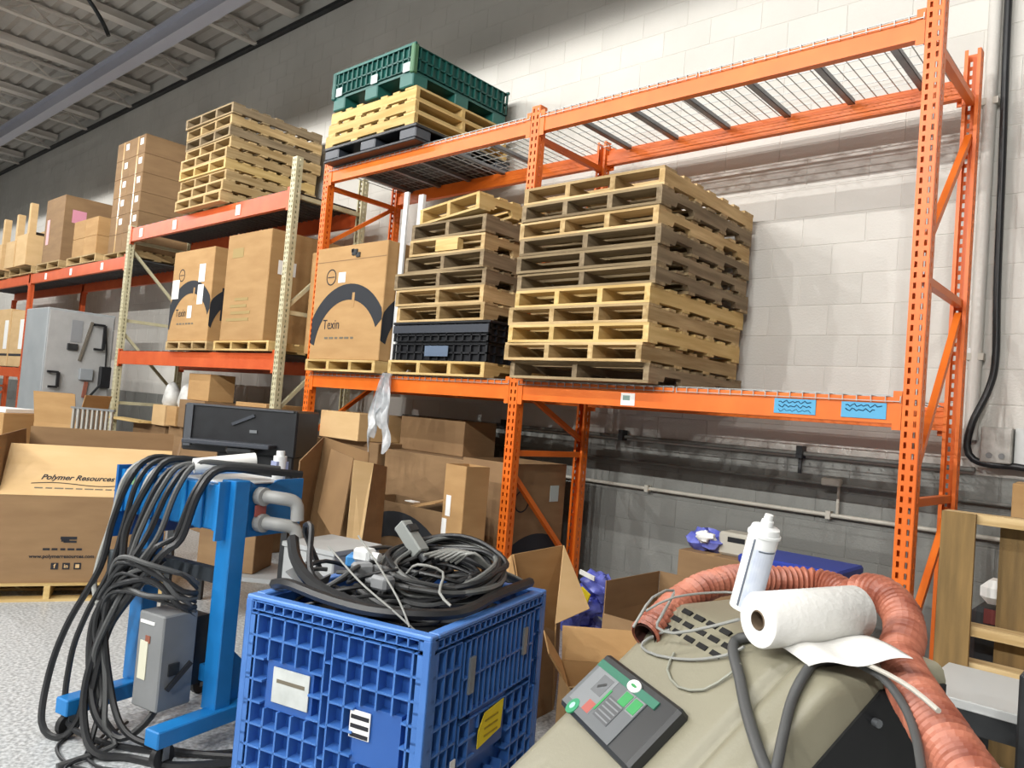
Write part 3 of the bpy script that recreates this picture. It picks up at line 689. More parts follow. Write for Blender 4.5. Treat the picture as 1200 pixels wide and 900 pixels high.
# ================================================================== BLUE STAND
SL = Vector((-3.04, 1.468, 0)); SA = math.radians(12.7)
st = thing('blue_stand', 'blue steel manifold stand on casters hung with cables', 'stand', SL, SA)
RS = Matrix.Rotation(SA, 3, 'Z')
def SW(x, y, z): return SL + RS @ Vector((x, y, z))
for (x, lab) in ((-.07, 0), (-.62, 1)):
    pb('foot', st, (x + .025, (.35, .33)[lab], .135), (.085, (.74, .78)[lab], .07), bluest, ch=.005)
    pb('post', st, (x, .31, .66), (.09, .085, 1.0), bluest, ch=.004)
    MB().poly([(x - .006, .35, .17), (x - .006, .62, .17), (x - .006, .35, .42)], (.012, 0, 0)).build('gusset', bluest, st)
    for y in ((.04, -.02)[lab], .66):
        cst = pb('caster', st, (x + .025, y, .115), (.05, .05, .03), darkst)
        MB().cyl((-.014, .0, -.065), (.014, .0, -.065), .05, 18).build('wheel', blackm, cst); pb('fork', cst, (.022, 0, -.04), (.005, .03, .07), steel); pb('fork', cst, (-.022, 0, -.04), (.005, .03, .07), steel)
pb('cross_bar', st, (-.35, .31, .30), (.5, .05, .07), bluest); pb('cross_bar', st, (-.35, .33, .72), (.5, .05, .06), mat('bar_dark', '#30363c', .5))
pb('foot_tie', st, (-.35, .62, .14), (.5, .06, .05), bluest)
# trough with vertical ribs
tr = pb('trough', st, (-.41, .46, 1.04), (.68, .46, .20), bluest, ch=.006)
for k in range(7): pb('rib', tr, (-.33 + .11 * k, -.236, 0), (.045 if k % 2 else .03, .014, .2), mat('rib_blue', '#1e86cc', .35) if k % 3 == 1 else bluest, ch=.003)
b = MB(); n = 20; prof = [(-.25, -.14), (.25, -.14)] + [(.25 - .5 * k / n, .115 - .035 * max(0, math.cos((k / n - .5) * 3 * pi)) * (1 if .33 < k / n < .67 else 0)) for k in range(n + 1)]
b.poly([(.341, a, c2) for a, c2 in prof], (.012, 0, 0)).build('end_plate', bluest, tr)
pb('left_plate', tr, (-.345, -.02, -.05), (.015, .48, .34), mat('deep_blue', '#145a9c', .4))
pb('white_cover', tr, (.18, .0, .103), (.34, .36, .006), whitep)
pb('label', tr, (-.255, -.245, .06), (.05, .004, .05), mat('green_label', '#9fd09a', .6))
for (y, z) in ((-.03, .045), (-.02, -.075)):
    P = spline([(.36, y, z), (.45, y + .03, z + .0), (.50, y + .09, z - .02), (.51, y + .10, z - .10)], .02)
    MB().tube(P, .03, 12).build('pipe_elbow', mat('grey_pvc', '#9d9d9a', .4), tr); MB().cyl((.362, y, z), (.40, y, z), .042, 14).build('collar', mat('grey_pvc', '#9d9d9a', .4), tr)
pb('red_port', tr, (.376, -.03, -.02), (.01, .06, .05), redm)
for (y, zb) in ((.05, -.75), (.10, -.62), (.17, -.55), (.2, -.5)):
    MB().tube(spline([(.50 if y < .12 else .42, y, -.15), (.50 if y < .12 else .43, y + .01, -.35), (.48, y + .02, zb)], .04), .014 if y != .10 else .022, 8).build('hanging_lead', cableb if y != .10 else cableg, tr)
# disconnect box
db = pb('disconnect_box', st, (-.225, .15, .385), (.165, .17, .40), greyb, ch=.006)
pb('nameplate', db, (-.03, -.087, .0), (.05, .004, .16), mat('plate_cream', '#cfcdb8', .5)); pb('lever_base', db, (.086, -.02, -.03), (.01, .05, .05), darkst)
MB().bar((.092, -.05, -.11), (.13, .03, .0), .018).build('lever', black, db); pb('top_mark', db, (-.02, -.087, .16), (.09, .004, .012), white); pb('rust_spot', db, (-.01, -.087, .09), (.03, .003, .03), mat('rust', '#8a5240', .9))
pb('mount_bracket', st, (-.225, .275, .4), (.12, .08, .3), darkst)
pb('junction_box', st, (-.60, .2, .70), (.13, .14, .16), mat('junction_dark', '#4c5357', .5), ch=.006)
# white paper tube on top of the trough
def stand_D(px, py): return
p0, p1 = D(227, 546, 3.45), D(299, 539, 3.60)
b = MB(); b.tube([p0, p1], .034, 20, caps=False); b.tube([p0, p1], .021, 20, caps=False)
tb = tag(b.build('paper_tube', white), 'white paper roll lying on the blue trough', 'paper roll')
n = 20
rg = MB(); d_ = (p1 - p0).normalized(); a_ = d_.cross(Vector((0, 0, 1))).normalized(); u_ = a_.cross(d_)
for (pp, s) in ((p0, -1), (p1, 1)):
    i = len(rg.v)
    for r in (.034, .021):
        for k in range(n): rg.v.append(tuple(pp + (a_ * math.cos(2 * pi * k / n) + u_ * math.sin(2 * pi * k / n)) * r))
    rg.f += [(i + k, i + (k + 1) % n, i + n + (k + 1) % n, i + n + k) for k in range(n)]
rg.build('rim', white, tb)
# spray can and white bits behind the trough
t = thing('spray_can', 'small white and blue bottle standing behind the blue trough', 'bottle', SW(-.16, .645, 1.145))
MB().cyl((0, 0, 0), (0, 0, .11), .032, 16).build('body', whitep, t); MB().cyl((0, 0, .11), (0, 0, .135), .02, 14).build('cap', whitep, t); pb('label', t, (-.0, -.0, .06), (.05, .066, .05), mat('label_blue', '#8f97b8', .6))
# ------------------------------------------------------------------ cables over the stand
gcab = 'cables draped over the blue stand'
def cable(pts, r, m, label, group=None, cat='cable', step=.03, n=7, name='cable'):
    return tag(MB().tube(spline(pts, step), r, n).build(name, m), label, cat, group)
DR = [9, 0, 1, 2, 3, 4, 5, 6, 8, 7]
def drape(i, x, y0=.16, pts=None, m=cableb, r=.012):
    rs = random.Random(40 + i); q = lambda a: rs.uniform(-a, a); lift = rs.uniform(0, .03)
    P = [SW(x + .22 + q(.05), .56, 1.165 + r + lift), SW(x + .12 + q(.03), .36, 1.18 + r + lift), SW(x + .03, .24, 1.175 + r + lift), SW(x - .0, .17, 1.10), SW(x - .04 + q(.02), y0 + .0, .9)] + [p + Vector((q(.015), q(.015), q(.02) if p.z > .1 else 0)) for p in pts]
    cable(P, r, m, f'{"light" if m is cablel else "dark"} cable draped over the blue trough, {ORD[DR.index(i)]} from the left', gcab)
drape(0, -.62, .14, [SW(-.68, .1, .72), SW(-.75, .02, .45), SW(-.78, -.02, .25), SW(-.70, -.08, .05), SW(-.58, -.08, .012), SW(-.53, -.02, .1), SW(-.54, .05, .35), SW(-.5, .1, .6)], cableb, .015)
drape(1, -.56, .14, [SW(-.6, .1, .7), SW(-.66, .05, .5), SW(-.7, .02, .3), SW(-.6, -.02, .1), SW(-.45, .0, .03), SW(-.25, .06, .016), SW(.0, .18, .016), SW(.2, .42, .016)], cableb, .013)
drape(2, -.48, .12, [SW(-.52, .09, .7), SW(-.57, .04, .5), SW(-.5, .0, .28), SW(-.4, -.02, .12), SW(-.30, .03, .05), SW(-.24, .10, .10), SW(-.22, .13, .19)], cableb, .016)
drape(3, -.42, .12, [SW(-.47, .08, .75), SW(-.53, .04, .55), SW(-.52, .02, .4), SW(-.45, .06, .55), SW(-.35, .1, .72), SW(-.25, .12, .8)], cableb, .013)
drape(4, -.38, .12, [SW(-.43, .08, .72), SW(-.49, .05, .5), SW(-.44, .02, .25), SW(-.36, -.01, .1), SW(-.3, .0, .03), SW(-.34, -.2, .012)], cableg, .012)
drape(5, -.33, .12, [SW(-.4, .07, .75), SW(-.47, .03, .55), SW(-.42, .03, .3), SW(-.3, .03, .10), SW(-.12, .12, .03), SW(.1, .25, .016), SW(.3, .4, .016)], cableb, .014)
drape(6, -.28, .12, [SW(-.36, .07, .75), SW(-.45, .02, .52), SW(-.5, .0, .32), SW(-.44, .02, .12), SW(-.38, .06, .02)], cableg, .013)
drape(7, -.14, .14, [SW(-.24, .1, .85), SW(-.35, .06, .66), SW(-.46, .03, .5), SW(-.5, .02, .35), SW(-.48, .0, .18)], cableb, .017)
drape(8, -.17, .13, [SW(-.27, .09, .85), SW(-.39, .05, .62), SW(-.5, .02, .44), SW(-.46, .02, .2), SW(-.36, -.05, .02)], cableb, .012)
drape(9, -.66, .15, [SW(-.70, .13, .75), SW(-.68, .1, .6), SW(-.6, .08, .52), SW(-.5, .08, .55)], cablel, .012)
cable([SW(-.36, .5, 1.18), SW(-.45, .3, 1.20), SW(-.5, .2, 1.15), SW(-.53, .16, 1.0), SW(-.56, .14, .85)], .011, cablel, 'light grey cable over the blue trough beside the white paper roll', None)
rs = random.Random(9)
def jit(a): return rs.uniform(-a, a)
for k in range(8):      # bundle slung over the disconnect box
    z = .60 + .02 * k
    cable([SW(-.56 + jit(.03), .06, z - .12 + jit(.05)), SW(-.48, .03 + jit(.02), z - .02 + jit(.03)), SW(-.38, .03 + jit(.02), z + .06 + jit(.02)), SW(-.26, .07 + jit(.03), z + .06 + jit(.03)), SW(-.16, .15 + jit(.02), z + jit(.03)), SW(-.15, .22, z - .04)], (.008, .011, .013)[k % 3], (cableb, cableg, cableb)[k % 3], 'cable bundled above the grey disconnect box on the blue stand', 'cables bundled above the disconnect box')
cable([SW(-.52, .05, .5), SW(-.5, -.02, .25), SW(-.42, -.06, .1), SW(-.3, -.08, .03), SW(-.2, .0, .012), SW(0, .06, .018), SW(.14, .2, .018), SW(.32, .42, .018)], .017, cableb, 'thick black cable looping beneath the grey disconnect box', None)
FLC = ([(-.58, -.02), (-.5, -.12), (-.34, -.17), (-.16, -.14), (-.02, -.16)], [(-.46, .06), (-.36, -.08), (-.22, -.12), (-.1, -.08), (.05, -.12), (.2, -.05)], [(-.5, .2), (-.42, .05), (-.34, -.05), (-.3, -.2), (-.2, -.26)])
for k, pts_ in enumerate(FLC):
    cable([SW(a, b2, .009 + .004 * k) for a, b2 in pts_], .007, cableb, ('thin black cable curving on the floor in front of the blue stand', 'thin black cable on the floor by the right foot of the blue stand', 'thin black cable on the floor running out towards the front')[k], 'cables on the floor')

# ================================================================== BLUE CRATE WITH CABLES
CC = Vector((-2.171, 1.930, 0)); CA = math.radians(15.5)
ct = thing('bulk_crate', 'blue ribbed plastic bulk crate heaped with cables', 'crate', CC, CA)
RC = Matrix.Rotation(CA, 3, 'Z')
def CWp(x, y, z): return CC + RC @ Vector((x, y, z))
W, Dp, Hc = .75, .86, .86
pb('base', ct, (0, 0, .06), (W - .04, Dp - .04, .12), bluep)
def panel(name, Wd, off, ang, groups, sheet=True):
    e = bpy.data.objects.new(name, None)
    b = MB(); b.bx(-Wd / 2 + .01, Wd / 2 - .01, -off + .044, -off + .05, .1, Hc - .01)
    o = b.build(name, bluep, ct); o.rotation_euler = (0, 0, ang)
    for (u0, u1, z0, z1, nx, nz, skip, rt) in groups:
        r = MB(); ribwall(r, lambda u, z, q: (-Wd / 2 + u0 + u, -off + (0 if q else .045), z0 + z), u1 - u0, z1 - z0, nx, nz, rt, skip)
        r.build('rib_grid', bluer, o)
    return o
front = panel('front_wall', W, Dp / 2, 0, [
    (0, .355, .0, .805, 6, 11, [(.10, .30, .50, .66)], .007), (.385, W, .0, .805, 6, 11, [(.10, .28, .42, .60)], .007),
    (0, W, .815, .845, 18, 1, None, .006), (.355, .385, 0, .805, 1, 8, None, .006)])
pb('wall_plate', front, (-.165, -.402, .58), (.20, .03, .16), bluep); pb('wall_plate', front, (.195, -.402, .51), (.18, .03, .18), bluep)
pb('placard', front, (-.155, -.422, .585), (.155, .004, .115), mat('worn_label', '#c9cdcb', .6, col2='#b0b5b2', nscale=12)); pb('placard_print', front, (-.155, -.4245, .60), (.12, .001, .012), ingrey)
pb('label_card', front, (.135, -.422, .54), (.078, .004, .085), white)
for k in range(3): pb('label_bar', front, (.135, -.4245, .562 - .028 * k), (.07, .001, .013), inkm)
right = panel('side_wall', Dp, W / 2, pi / 2, [
    (0, .05, 0, .805, 1, 9, None, .008), (.05, .20, .0, .805, 3, 10, None, .007), (.22, .76, .55, .80, 14, 2, None, .007),
    (.22, .76, .0, .53, 8, 8, [(.12, .36, .30, .48)], .007), (.76, Dp, .0, .805, 2, 8, [(.02, .08, .5, .75)], .007), (0, Dp, .815, .845, 22, 1, None, .006)])
pb('door_plate', right, (.0, -.352, .47), (.26, .03, .19), bluep)
b = MB().poly([(-.08, -.377, .41), (.09, -.377, .43), (.10, -.377, .53), (-.04, -.377, .52), (-.08, -.377, .47)], (0, -.003, 0)); b.build('yellow_card', yellowm, right)
for k in range(3): pb('card_print', right, (.01, -.3815, .44 + .026 * k), (.10, .001, .006), mat('card_ink', '#a8901a', .7))
pb('white_label', right, (-.24, -.377, .36), (.03, .004, .14), white); pb('hinge', right, (-.16, -.378, .68), (.035, .008, .12), mat('grey_hinge', '#7d848a', .4)); pb('hinge', right, (.25, -.378, .70), (.03, .008, .1), mat('grey_hinge', '#7d848a', .4))
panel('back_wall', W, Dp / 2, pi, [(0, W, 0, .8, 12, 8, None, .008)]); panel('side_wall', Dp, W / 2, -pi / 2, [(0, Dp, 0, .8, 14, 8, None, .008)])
rimm = mat('blue_crate_rim', '#5384cc', .38)
for (c2, d2) in (((0, -Dp / 2 + .02, Hc - .006), (W, .042, .016)), ((0, Dp / 2 - .02, Hc - .006), (W, .042, .016)), ((W / 2 - .02, 0, Hc - .006), (.042, Dp - .084, .016)), ((-W / 2 + .02, 0, Hc - .006), (.042, Dp - .084, .016))): pb('rim', ct, c2, d2, rimm, ch=.004)
for sx in (-1, 1):
    for sy in (-1, 1): pb('corner_post', ct, (sx * (W / 2 - .014), sy * (Dp / 2 - .014), .43), (.03, .03, .84), bluer, ch=.004)
# heap filling: a mound of dark cable inside
rc = random.Random(5)
pb('false_load', ct, (0, 0, .45), (W - .12, Dp - .12, .68), mat('cable_dark', '#17181a', .6), ch=.03, label='dark tangle of cable below the top of the heap')
ghp = 'cables heaped in the blue crate'
for k in range(30):   # loose loops
    a0 = rc.uniform(0, 6.28); cx, cy = rc.uniform(-.2, .16), rc.uniform(-.26, .24); rx, ry = rc.uniform(.06, .2), rc.uniform(.08, .2); z = rc.uniform(.80, .92)
    P = []
    for s in range(13):
        a = a0 + s * .5 * rc.uniform(.9, 1.1)
        P.append(CWp(max(-.31, min(.31, cx + rx * math.cos(a))), max(-.37, min(.37, cy + ry * math.sin(a))), z + .03 * math.sin(a * 1.7 + k) + .004 * s))
    cable(P, rc.choice((.006, .008, .011)), (cableb, cableb, cableg, cableb)[k % 4], 'dark cable looping in the heap inside the blue crate', ghp, step=.035)
# big coil on top
for k in range(16):
    rx, ry = .24 - .015 * (k % 5), .22 - .018 * (k % 4); zc = .865 + .008 * k; cx, cy = .05 + .004 * k, .08
    P = [CWp(max(-.30, min(.32, cx + rx * math.cos(a) * 1.0)), max(-.36, min(.36, cy + 1.15 * ry * math.sin(a))), zc + .05 * math.sin(a - .3) + .012 * math.sin(3 * a + k)) for a in [k * .4 + j * 2 * pi / 18 for j in range(19)]]
    cable(P, (.010, .012, .009)[k % 3], (cableg, cableb, cablem, cableb)[k % 4], 'thick cable turn of the big coil on top of the blue crate', 'turns of the big cable coil', step=.03)
# tail strands tied at the right, light grey thin ones
for k in range(7):
    cable([CWp(.04 + .012 * k, .02 + .02 * k, 1.0 - .006 * k), CWp(.10 + .015 * k, .14, 1.015), CWp(.2 + .008 * k, .20 + .01 * k, .97 - .01 * k), CWp(.29, .30 + .01 * k, .92 - .005 * k), CWp(.31, .36, .89)], .006, cablel, 'thin light grey strand tied at the right end of the coil in the blue crate', 'light grey strands of the coil')
cable([CWp(-.36, -.32, .88), CWp(-.24, -.37, .905), CWp(-.05, -.385, .89), CWp(.15, -.37, .885), CWp(.33, -.22, .885), CWp(.34, .05, .90), CWp(.34, .34, .90)], .019, cableb, 'thick black cable along the rim of the blue crate')
cable([CWp(-.40, -.20, 1.02), CWp(-.30, -.28, .96), CWp(-.15, -.34, .91), CWp(.05, -.35, .88), CWp(.2, -.33, .87)], .022, cableb, 'very thick black hose leaving the left corner of the blue crate')
cable([CWp(-.34, -.10, .90), CWp(-.38, -.16, 1.05), CWp(-.30, -.22, 1.08), CWp(-.22, -.30, .95), CWp(-.1, -.34, .9)], .011, cableb, 'black cable arching above the left corner of the blue crate')
cable([D(385, 640, 2.75), D(420, 680, 2.55), D(460, 715, 2.45), D(492, 744, 2.40)], .0035, cablel, 'thin pale wire running down over the heap in the blue crate, the left one')
cable([D(420, 628, 2.8), D(445, 665, 2.6), D(468, 705, 2.46), D(480, 735, 2.40)], .0035, cablel, 'thin pale wire running down over the heap in the blue crate, the right one')
cable([CWp(.05, -.1, .95), CWp(.12, -.14, 1.0), CWp(.2, -.10, .98), CWp(.24, -.18, .93), CWp(.30, -.2, .90)], .005, cablel, 'light grey wire with a white end near the front corner of the heap')
t = thing('connector', 'grey rectangular plug connector on top of the cable heap', 'connector', CWp(-.09, .13, 1.03), CA + .4); t.rotation_euler = (0, .75, CA - .1)
pb('housing', t, (0, 0, 0), (.15, .06, .055), mat('conn_grey', '#8d918e', .5), ch=.006); pb('latch', t, (-.03, 0, .032), (.03, .05, .012), darkst); MB().cyl((.075, 0, 0), (.11, 0, 0), .02, 10).build('gland', darkst, t)
for i, (p, m, lab) in enumerate(((CWp(-.17, -.06, .98), whitep, 'white plastic plug in the cable heap'), (CWp(-.13, -.12, .94), mat('plug_grey', '#8a8c8e', .5), 'grey plug beside the white plug in the cable heap'), (CWp(-.22, -.05, .95), mat('plug_blue', '#3f86c4', .5), 'bright blue plug at the left of the cable heap'), (CWp(.02, -.2, .93), mat('plug_grey', '#8a8c8e', .5), 'small grey plug near the front of the cable heap'))):
    t = thing('plug', lab, 'plug', p, CA + i); pb('body', t, (0, 0, 0), (.075, .06, .05), m, ch=.01); MB().cyl((.03, 0, 0), (.07, 0, 0), .016, 10).build('collar', m, t)
t = thing('grey_bracket', 'bent grey sheet bracket in the left corner of the blue crate', 'bracket', CWp(-.30, -.22, .90), CA); t.rotation_euler = (.3, .5, CA)
pb('plate', t, (0, 0, 0), (.12, .1, .006), greyb); pb('flange', t, (.06, 0, .02), (.006, .1, .04), greyb)
# grey boxes behind the crate
c = D(373, 665, 3.35); t = thing('transformer_box', 'pair of grey electrical boxes behind the blue crate', 'electrical box', (c.x, c.y, 0), .2)
pb('lower_box', t, (0, .1, .35), (.34, .34, .70), greyb, ch=.006); pb('upper_box', t, (-.02, .1, .80), (.30, .3, .18), mat('pale_grey_box', '#a7a9a8', .5), ch=.006); pb('lid', t, (-.02, .1, .9), (.31, .31, .02), mat('pale_grey_box', '#a7a9a8', .5))

# ================================================================== BOXES ON THE FLOOR BETWEEN CRATE AND RACK
# under the left bay: cartons
sup = carton('carton', 'brown carton under the left bay carrying the long tan carton', 'box', (-5.60, 4.45, 0), 0, (.78, .6, 1.21), cardd)
carton('carton', 'long tan carton lying high under the left bay beside the left orange upright', 'box', (-5.66, 4.33, 1.212), -.05, (.62, .55, .24), cardl)
carton('carton', 'brown carton behind the hanging plastic wrap under the left bay', 'box', (-4.85, 4.60, 1.172), 0, (.8, .38, .29), cardd)
carton('carton', 'wide brown carton at the back under the left bay', 'box', (-4.68, 4.48, 0), 0, (1.0, .55, 1.17), cardd)
# leaning folded carton
fo0 = D(400, 690, 4.75); t = thing('folded_carton', 'tall open carton leaning under the left bay with a pale narrow side', 'box', (fo0.x, fo0.y, 0))
def fpan(nm, P, m):
    Q = [D(*p) - t.location for p in P]; n_ = (Q[1] - Q[0]).cross(Q[2] - Q[0]).normalized() * .007
    MB().poly(Q, n_).build(nm, m, t)
fpan('side_panel', [(415, 539, 4.75), (438, 543, 4.80), (423, 640, 4.74), (399, 705, 4.70)], cardl)
fpan('outer_panel', [(438, 543, 4.81), (454, 547, 5.15), (446, 640, 5.1), (423, 640, 4.75)], cardd)
fpan('inner_panel', [(380, 512, 5.35), (432, 530, 5.2), (424, 700, 5.05), (350, 690, 5.15)], cardin)
fpan('left_panel', [(352, 540, 4.95), (380, 512, 5.34), (350, 690, 5.14), (335, 690, 4.85)], cardd)
fpan('inner_flap', [(388, 526, 5.1), (414, 537, 4.78), (396, 640, 4.72), (372, 600, 5.05)], cardin)
# two Texin boxes
def fallen(loc, rz, tilt, w, d, h, label, m=cardd):
    t = gaylord(loc, rz, w, d, h, label, m); t.rotation_euler = (tilt[0], tilt[1], rz); return t
t = openbox('bulk_box', 'bulk box with a black arc standing open under the left bay', (-4.30, 3.84, 0), 0, (.92, .34, .84), cardd, (None, None, None, None), cat='bulk box')
arc_plate(t, lambda x, z, e=0: Vector((x, -.1745 - .0012 * e, z)), .92, .8, 0, .10, .50, .68, math.radians(20), math.radians(160)); pb('arc_step', t, (.10, -.1755, .62), (.05, .003, .16), card)
pb('cut_flap', t, (.12, -.02, .85), (.5, .3, .006), card, rot=(.15, -.25, 0)); pb('white_scrap', t, (.05, -.1, .86), (.1, .06, .006), white)
t = openbox('bulk_box', 'brown bulk box with round print and black arc behind the middle orange upright', (-3.88, 4.42, 0), 0, (.52, .6, 1.20), cardd, (None, None, None, None), cat='bulk box')
arc_plate(t, lambda y, z, e=0: Vector((.2645 + .0012 * e, y, z)), .6, .9, .0, .14, .36, .55, math.radians(0), math.radians(180)); pb('white_label', t, (.2655, .17, .98), (.003, .1, .12), mat('pale_label', '#b8c6c4', .6))
arc_plate(t, lambda y, z, e=0: Vector((.2645 + .0012 * e, y, z)), .6, .9, -.2, .93, .07, .08, 0, 2 * pi, m=inkm, name='printed_ring')
t = openbox('bulk_box', 'narrow tan bulk box with white labels left of the middle orange upright', (-3.71, 3.74, 0), -.1, (.22, .20, 1.18), card, (None, None, None, None), cat='bulk box')
pb('label', t, (-.05, -.1045, .9), (.05, .003, .14), white); pb('label', t, (-.08, -.1045, .74), (.05, .003, .14), white)
# open boxes nearer the camera
fo0 = D(635, 760, 4.4); t = thing('open_carton', 'open tan carton with spread flaps behind the right corner of the blue crate', 'open box', (fo0.x, fo0.y, 0))
fpan('back_wall', [(601, 650, 4.45), (660, 639, 4.75), (652, 800, 4.72), (603, 800, 4.43)], card)
fpan('right_wall', [(660, 639, 4.74), (650, 738, 4.1), (646, 860, 4.08), (652, 800, 4.72)], card)
fpan('right_flap', [(661, 639, 4.73), (691, 713, 4.35), (651, 731, 4.10)], cardl)
fpan('left_wall', [(601, 650, 4.44), (612, 720, 3.85), (612, 850, 3.84), (603, 800, 4.42)], card)
fpan('left_flap', [(600, 651, 4.42), (574, 682, 4.25), (592, 705, 3.9), (611, 712, 3.87)], card)
fpan('front_wall', [(612, 722, 3.85), (650, 740, 4.08), (646, 860, 4.07), (612, 850, 3.84)], cardd)
openbox('open_carton', 'open carton with dark inside beside the end of the orange hose', (-1.97, 3.72, .0), .0, (.70, .55, .54), cardd, (None, 14, 0, 0), fl=(.2, .2, .17, .17), cat='open box')
openbox('open_carton', 'low open carton wedged between the blue crate and the beige machine', (-1.92, 2.95, 0), .75, (.42, .36, .42), card, (70, 20, 30, 35), fl=.16, cat='open box')
def blob(r, seed, sz=(1, 1, 1)):
    rb = random.Random(seed); ph = [rb.uniform(0, 6.28) for _ in range(6)]; b = MB(); nu, nv = 18, 10; b.sm = True
    for j in range(nv + 1):
        th = pi * j / nv
        for i in range(nu):
            a = 2 * pi * i / nu; k = 1 + .16 * math.sin(3 * a + ph[0] + 2 * th) + .12 * math.sin(5 * a - 4 * th + ph[1]) + .1 * math.sin(7 * th + 2 * a + ph[2])
            b.v.append((r * k * math.sin(th) * math.cos(a) * sz[0], r * k * math.sin(th) * math.sin(a) * sz[1], r * (1 + k * math.cos(th) * -1) * sz[2] * .9))
    for j in range(nv):
        for i in range(nu): b.f.append((j * nu + i, j * nu + (i + 1) % nu, (j + 1) * nu + (i + 1) % nu, (j + 1) * nu + i))
    return b
# blue wrapped packages
for i, (x, y, z, s) in enumerate(((-3.02, 4.25, .0, 1.0),)):
    t = thing('blue_crate_stack', 'blue plastic bags heaped by the wall behind the open cartons', 'bag', (x, y, z))
    for k in range(9):
        b = blob(.11, k + 3, (1, 1, .75))
        o = b.build('bag', lilac, t, (rnd.uniform(-.12, .14), rnd.uniform(-.12, .12), .0 + .085 * (k // 1) * .6)); o.rotation_euler = (rnd.uniform(-.5, .5), rnd.uniform(-.5, .5), rnd.uniform(0, 3))
    pb('yellow_tag', t, (.14, -.2, .44), (.08, .01, .08), yellowm, rot=(.3, .5, 0)); pb('white_tag', t, (.12, -.16, .56), (.12, .01, .03), white, rot=(.2, .2, 0)); pb('green_scrap', t, (.02, -.19, .53), (.08, .01, .05), dgreen, rot=(.3, .4, 0))
t = thing('tote', 'blue plastic tote by the wall right of the white cartridge', 'tote', (-1.66, 4.40, 0))
pb('body', t, (0, 0, .41), (.5, .36, .82), mat('tote_blue', '#2c3f9c', .4), ch=.02); pb('lid', t, (0, 0, .84), (.56, .42, .05), mat('tote_blue', '#2c3f9c', .4), ch=.012)
sp = carton('carton', 'brown carton by the wall under the pale plastic block', 'box', (-2.18, 4.55, 0), 0, (.42, .45, .80), cardd)
t = thing('plastic_block', 'pale grey plastic housing with a dark slot by the wall left of the white cartridge', 'housing', (-2.08, 4.5, .802))
pb('body', t, (0, 0, .07), (.2, .16, .14), mat('pale_plastic', '#b9b5a8', .5), ch=.015); pb('slot', t, (.02, -.081, .1), (.11, .004, .03), black)
for i, (x, m, lab) in enumerate(((-2.24, lilac, 'crumpled blue bag next to the pale plastic housing by the wall'),)):
    t = tag(blob(.09, 21, (1.3, 1, .8)).build('plastic_bag', m, None, (-2.27, 4.46, .802)), lab, 'bag'); blob(.045, 5, (1.4, 1, .8)).build('white_film', white, t, (.02, -.07, .06))
# hanging clear wrap
b = MB(); rw = random.Random(3); nU, nV = 26, 22
for v in range(nV + 1):
    f = v / nV
    for u in range(nU + 1):
        g_ = u / nU; wd = .09 + .17 * min(1, f * 1.6); x = -4.86 - .05 * f + (g_ - .5) * wd + .012 * math.sin(9 * f + 5 * g_)
        yy = 3.925 - .02 * min(1, f * 3) - .022 * math.sin(g_ * 19 + 3 * math.sin(4 * f)) - .010 * math.sin(g_ * 37 + f * 6)
        zz_ = 1.80 - f * (.50 + .12 * math.sin(g_ * 7 + 1) * f + .05 * math.sin(g_ * 23) * f); b.v.append((x, yy - .02, zz_))
for v in range(nV):
    for u in range(nU): q = v * (nU + 1) + u; b.f.append((q, q + 1, q + nU + 2, q + nU + 1))
b.sm = True
tag(b.build('plastic_wrap', wrapm), 'clear plastic wrap hanging from the lower beam in the left bay', 'plastic wrap')
t = thing('white_boards', 'two white strips standing behind the small pallets in the left bay', 'foam strips', (-4.955, 4.02, ZS))  # plain white boards added between the bulk box and the pallets
pb('strip', t, (-.005, .0, .76), (.05, .02, 1.52), whitep); pb('strip', t, (.0, .16, .77), (.06, .03, 1.54), whitep)

# ================================================================== WALL SERVICES
def pipe(pts, r, m, label, name='conduit'): return tag(MB().tube(pts, r, 10).build(name, m), label, 'conduit')
wallc = mat('conduit_paint', '#bdb9ad', .5); dkpipe = mat('conduit_dark', '#74746f', .5)
t = thing('conduit', 'painted conduit along the wall, the lower one, with small brackets', 'conduit', (0, 0, 0))
MB().cyl((-6, 5.065, 1.075), (4.5, 5.065, 1.075), .014, 10).build('pipe', wallc, t)
for x in (-5, -3.1, -1.75, -.4): pb('bracket', t, (x, 5.07, 1.075), (.03, .05, .05), wallc)
t = thing('conduit', 'painted conduit along the wall, the middle one, with a junction fitting', 'conduit', (0, 0, 0))
MB().cyl((-6, 5.065, 1.27), (4.5, 5.065, 1.27), .011, 10).build('pipe', dkpipe, t); pb('junction', t, (-1.74, 5.055, 1.285), (.12, .06, .05), wallc, ch=.008); MB().cyl((-1.70, 5.07, 1.26), (-1.70, 5.07, 1.08), .01, 8).build('drop', wallc, t)
t = thing('conduit', 'dark pipe along the wall just below the lower orange beam', 'pipe', (0, 0, 0))
MB().cyl((-6, 5.06, 1.45), (-.95, 5.06, 1.45), .015, 12).build('pipe', dkpipe, t)
for x in (-4.6, -3.35, -1.95): pb('clamp', t, (x, 5.055, 1.46), (.04, .07, .08), darkst)
MB().bar((-1.95, 5.055, 1.45), (-1.95, 5.055, 1.32), .02).build('hanger', darkst, t)
t = thing('downpipe', 'pale vertical conduit on the wall behind the right upright', 'conduit', (-1.0, 5.06, 0)); MB().cyl((.02, 0, 1.62), (.02, 0, 6.3), .034, 14).build('pipe', wallm, t)
pb('clamp', t, (.02, 0, 2.1), (.09, .06, .04), wallc); pb('clamp', t, (.02, 0, 3.6), (.09, .06, .04), wallc)
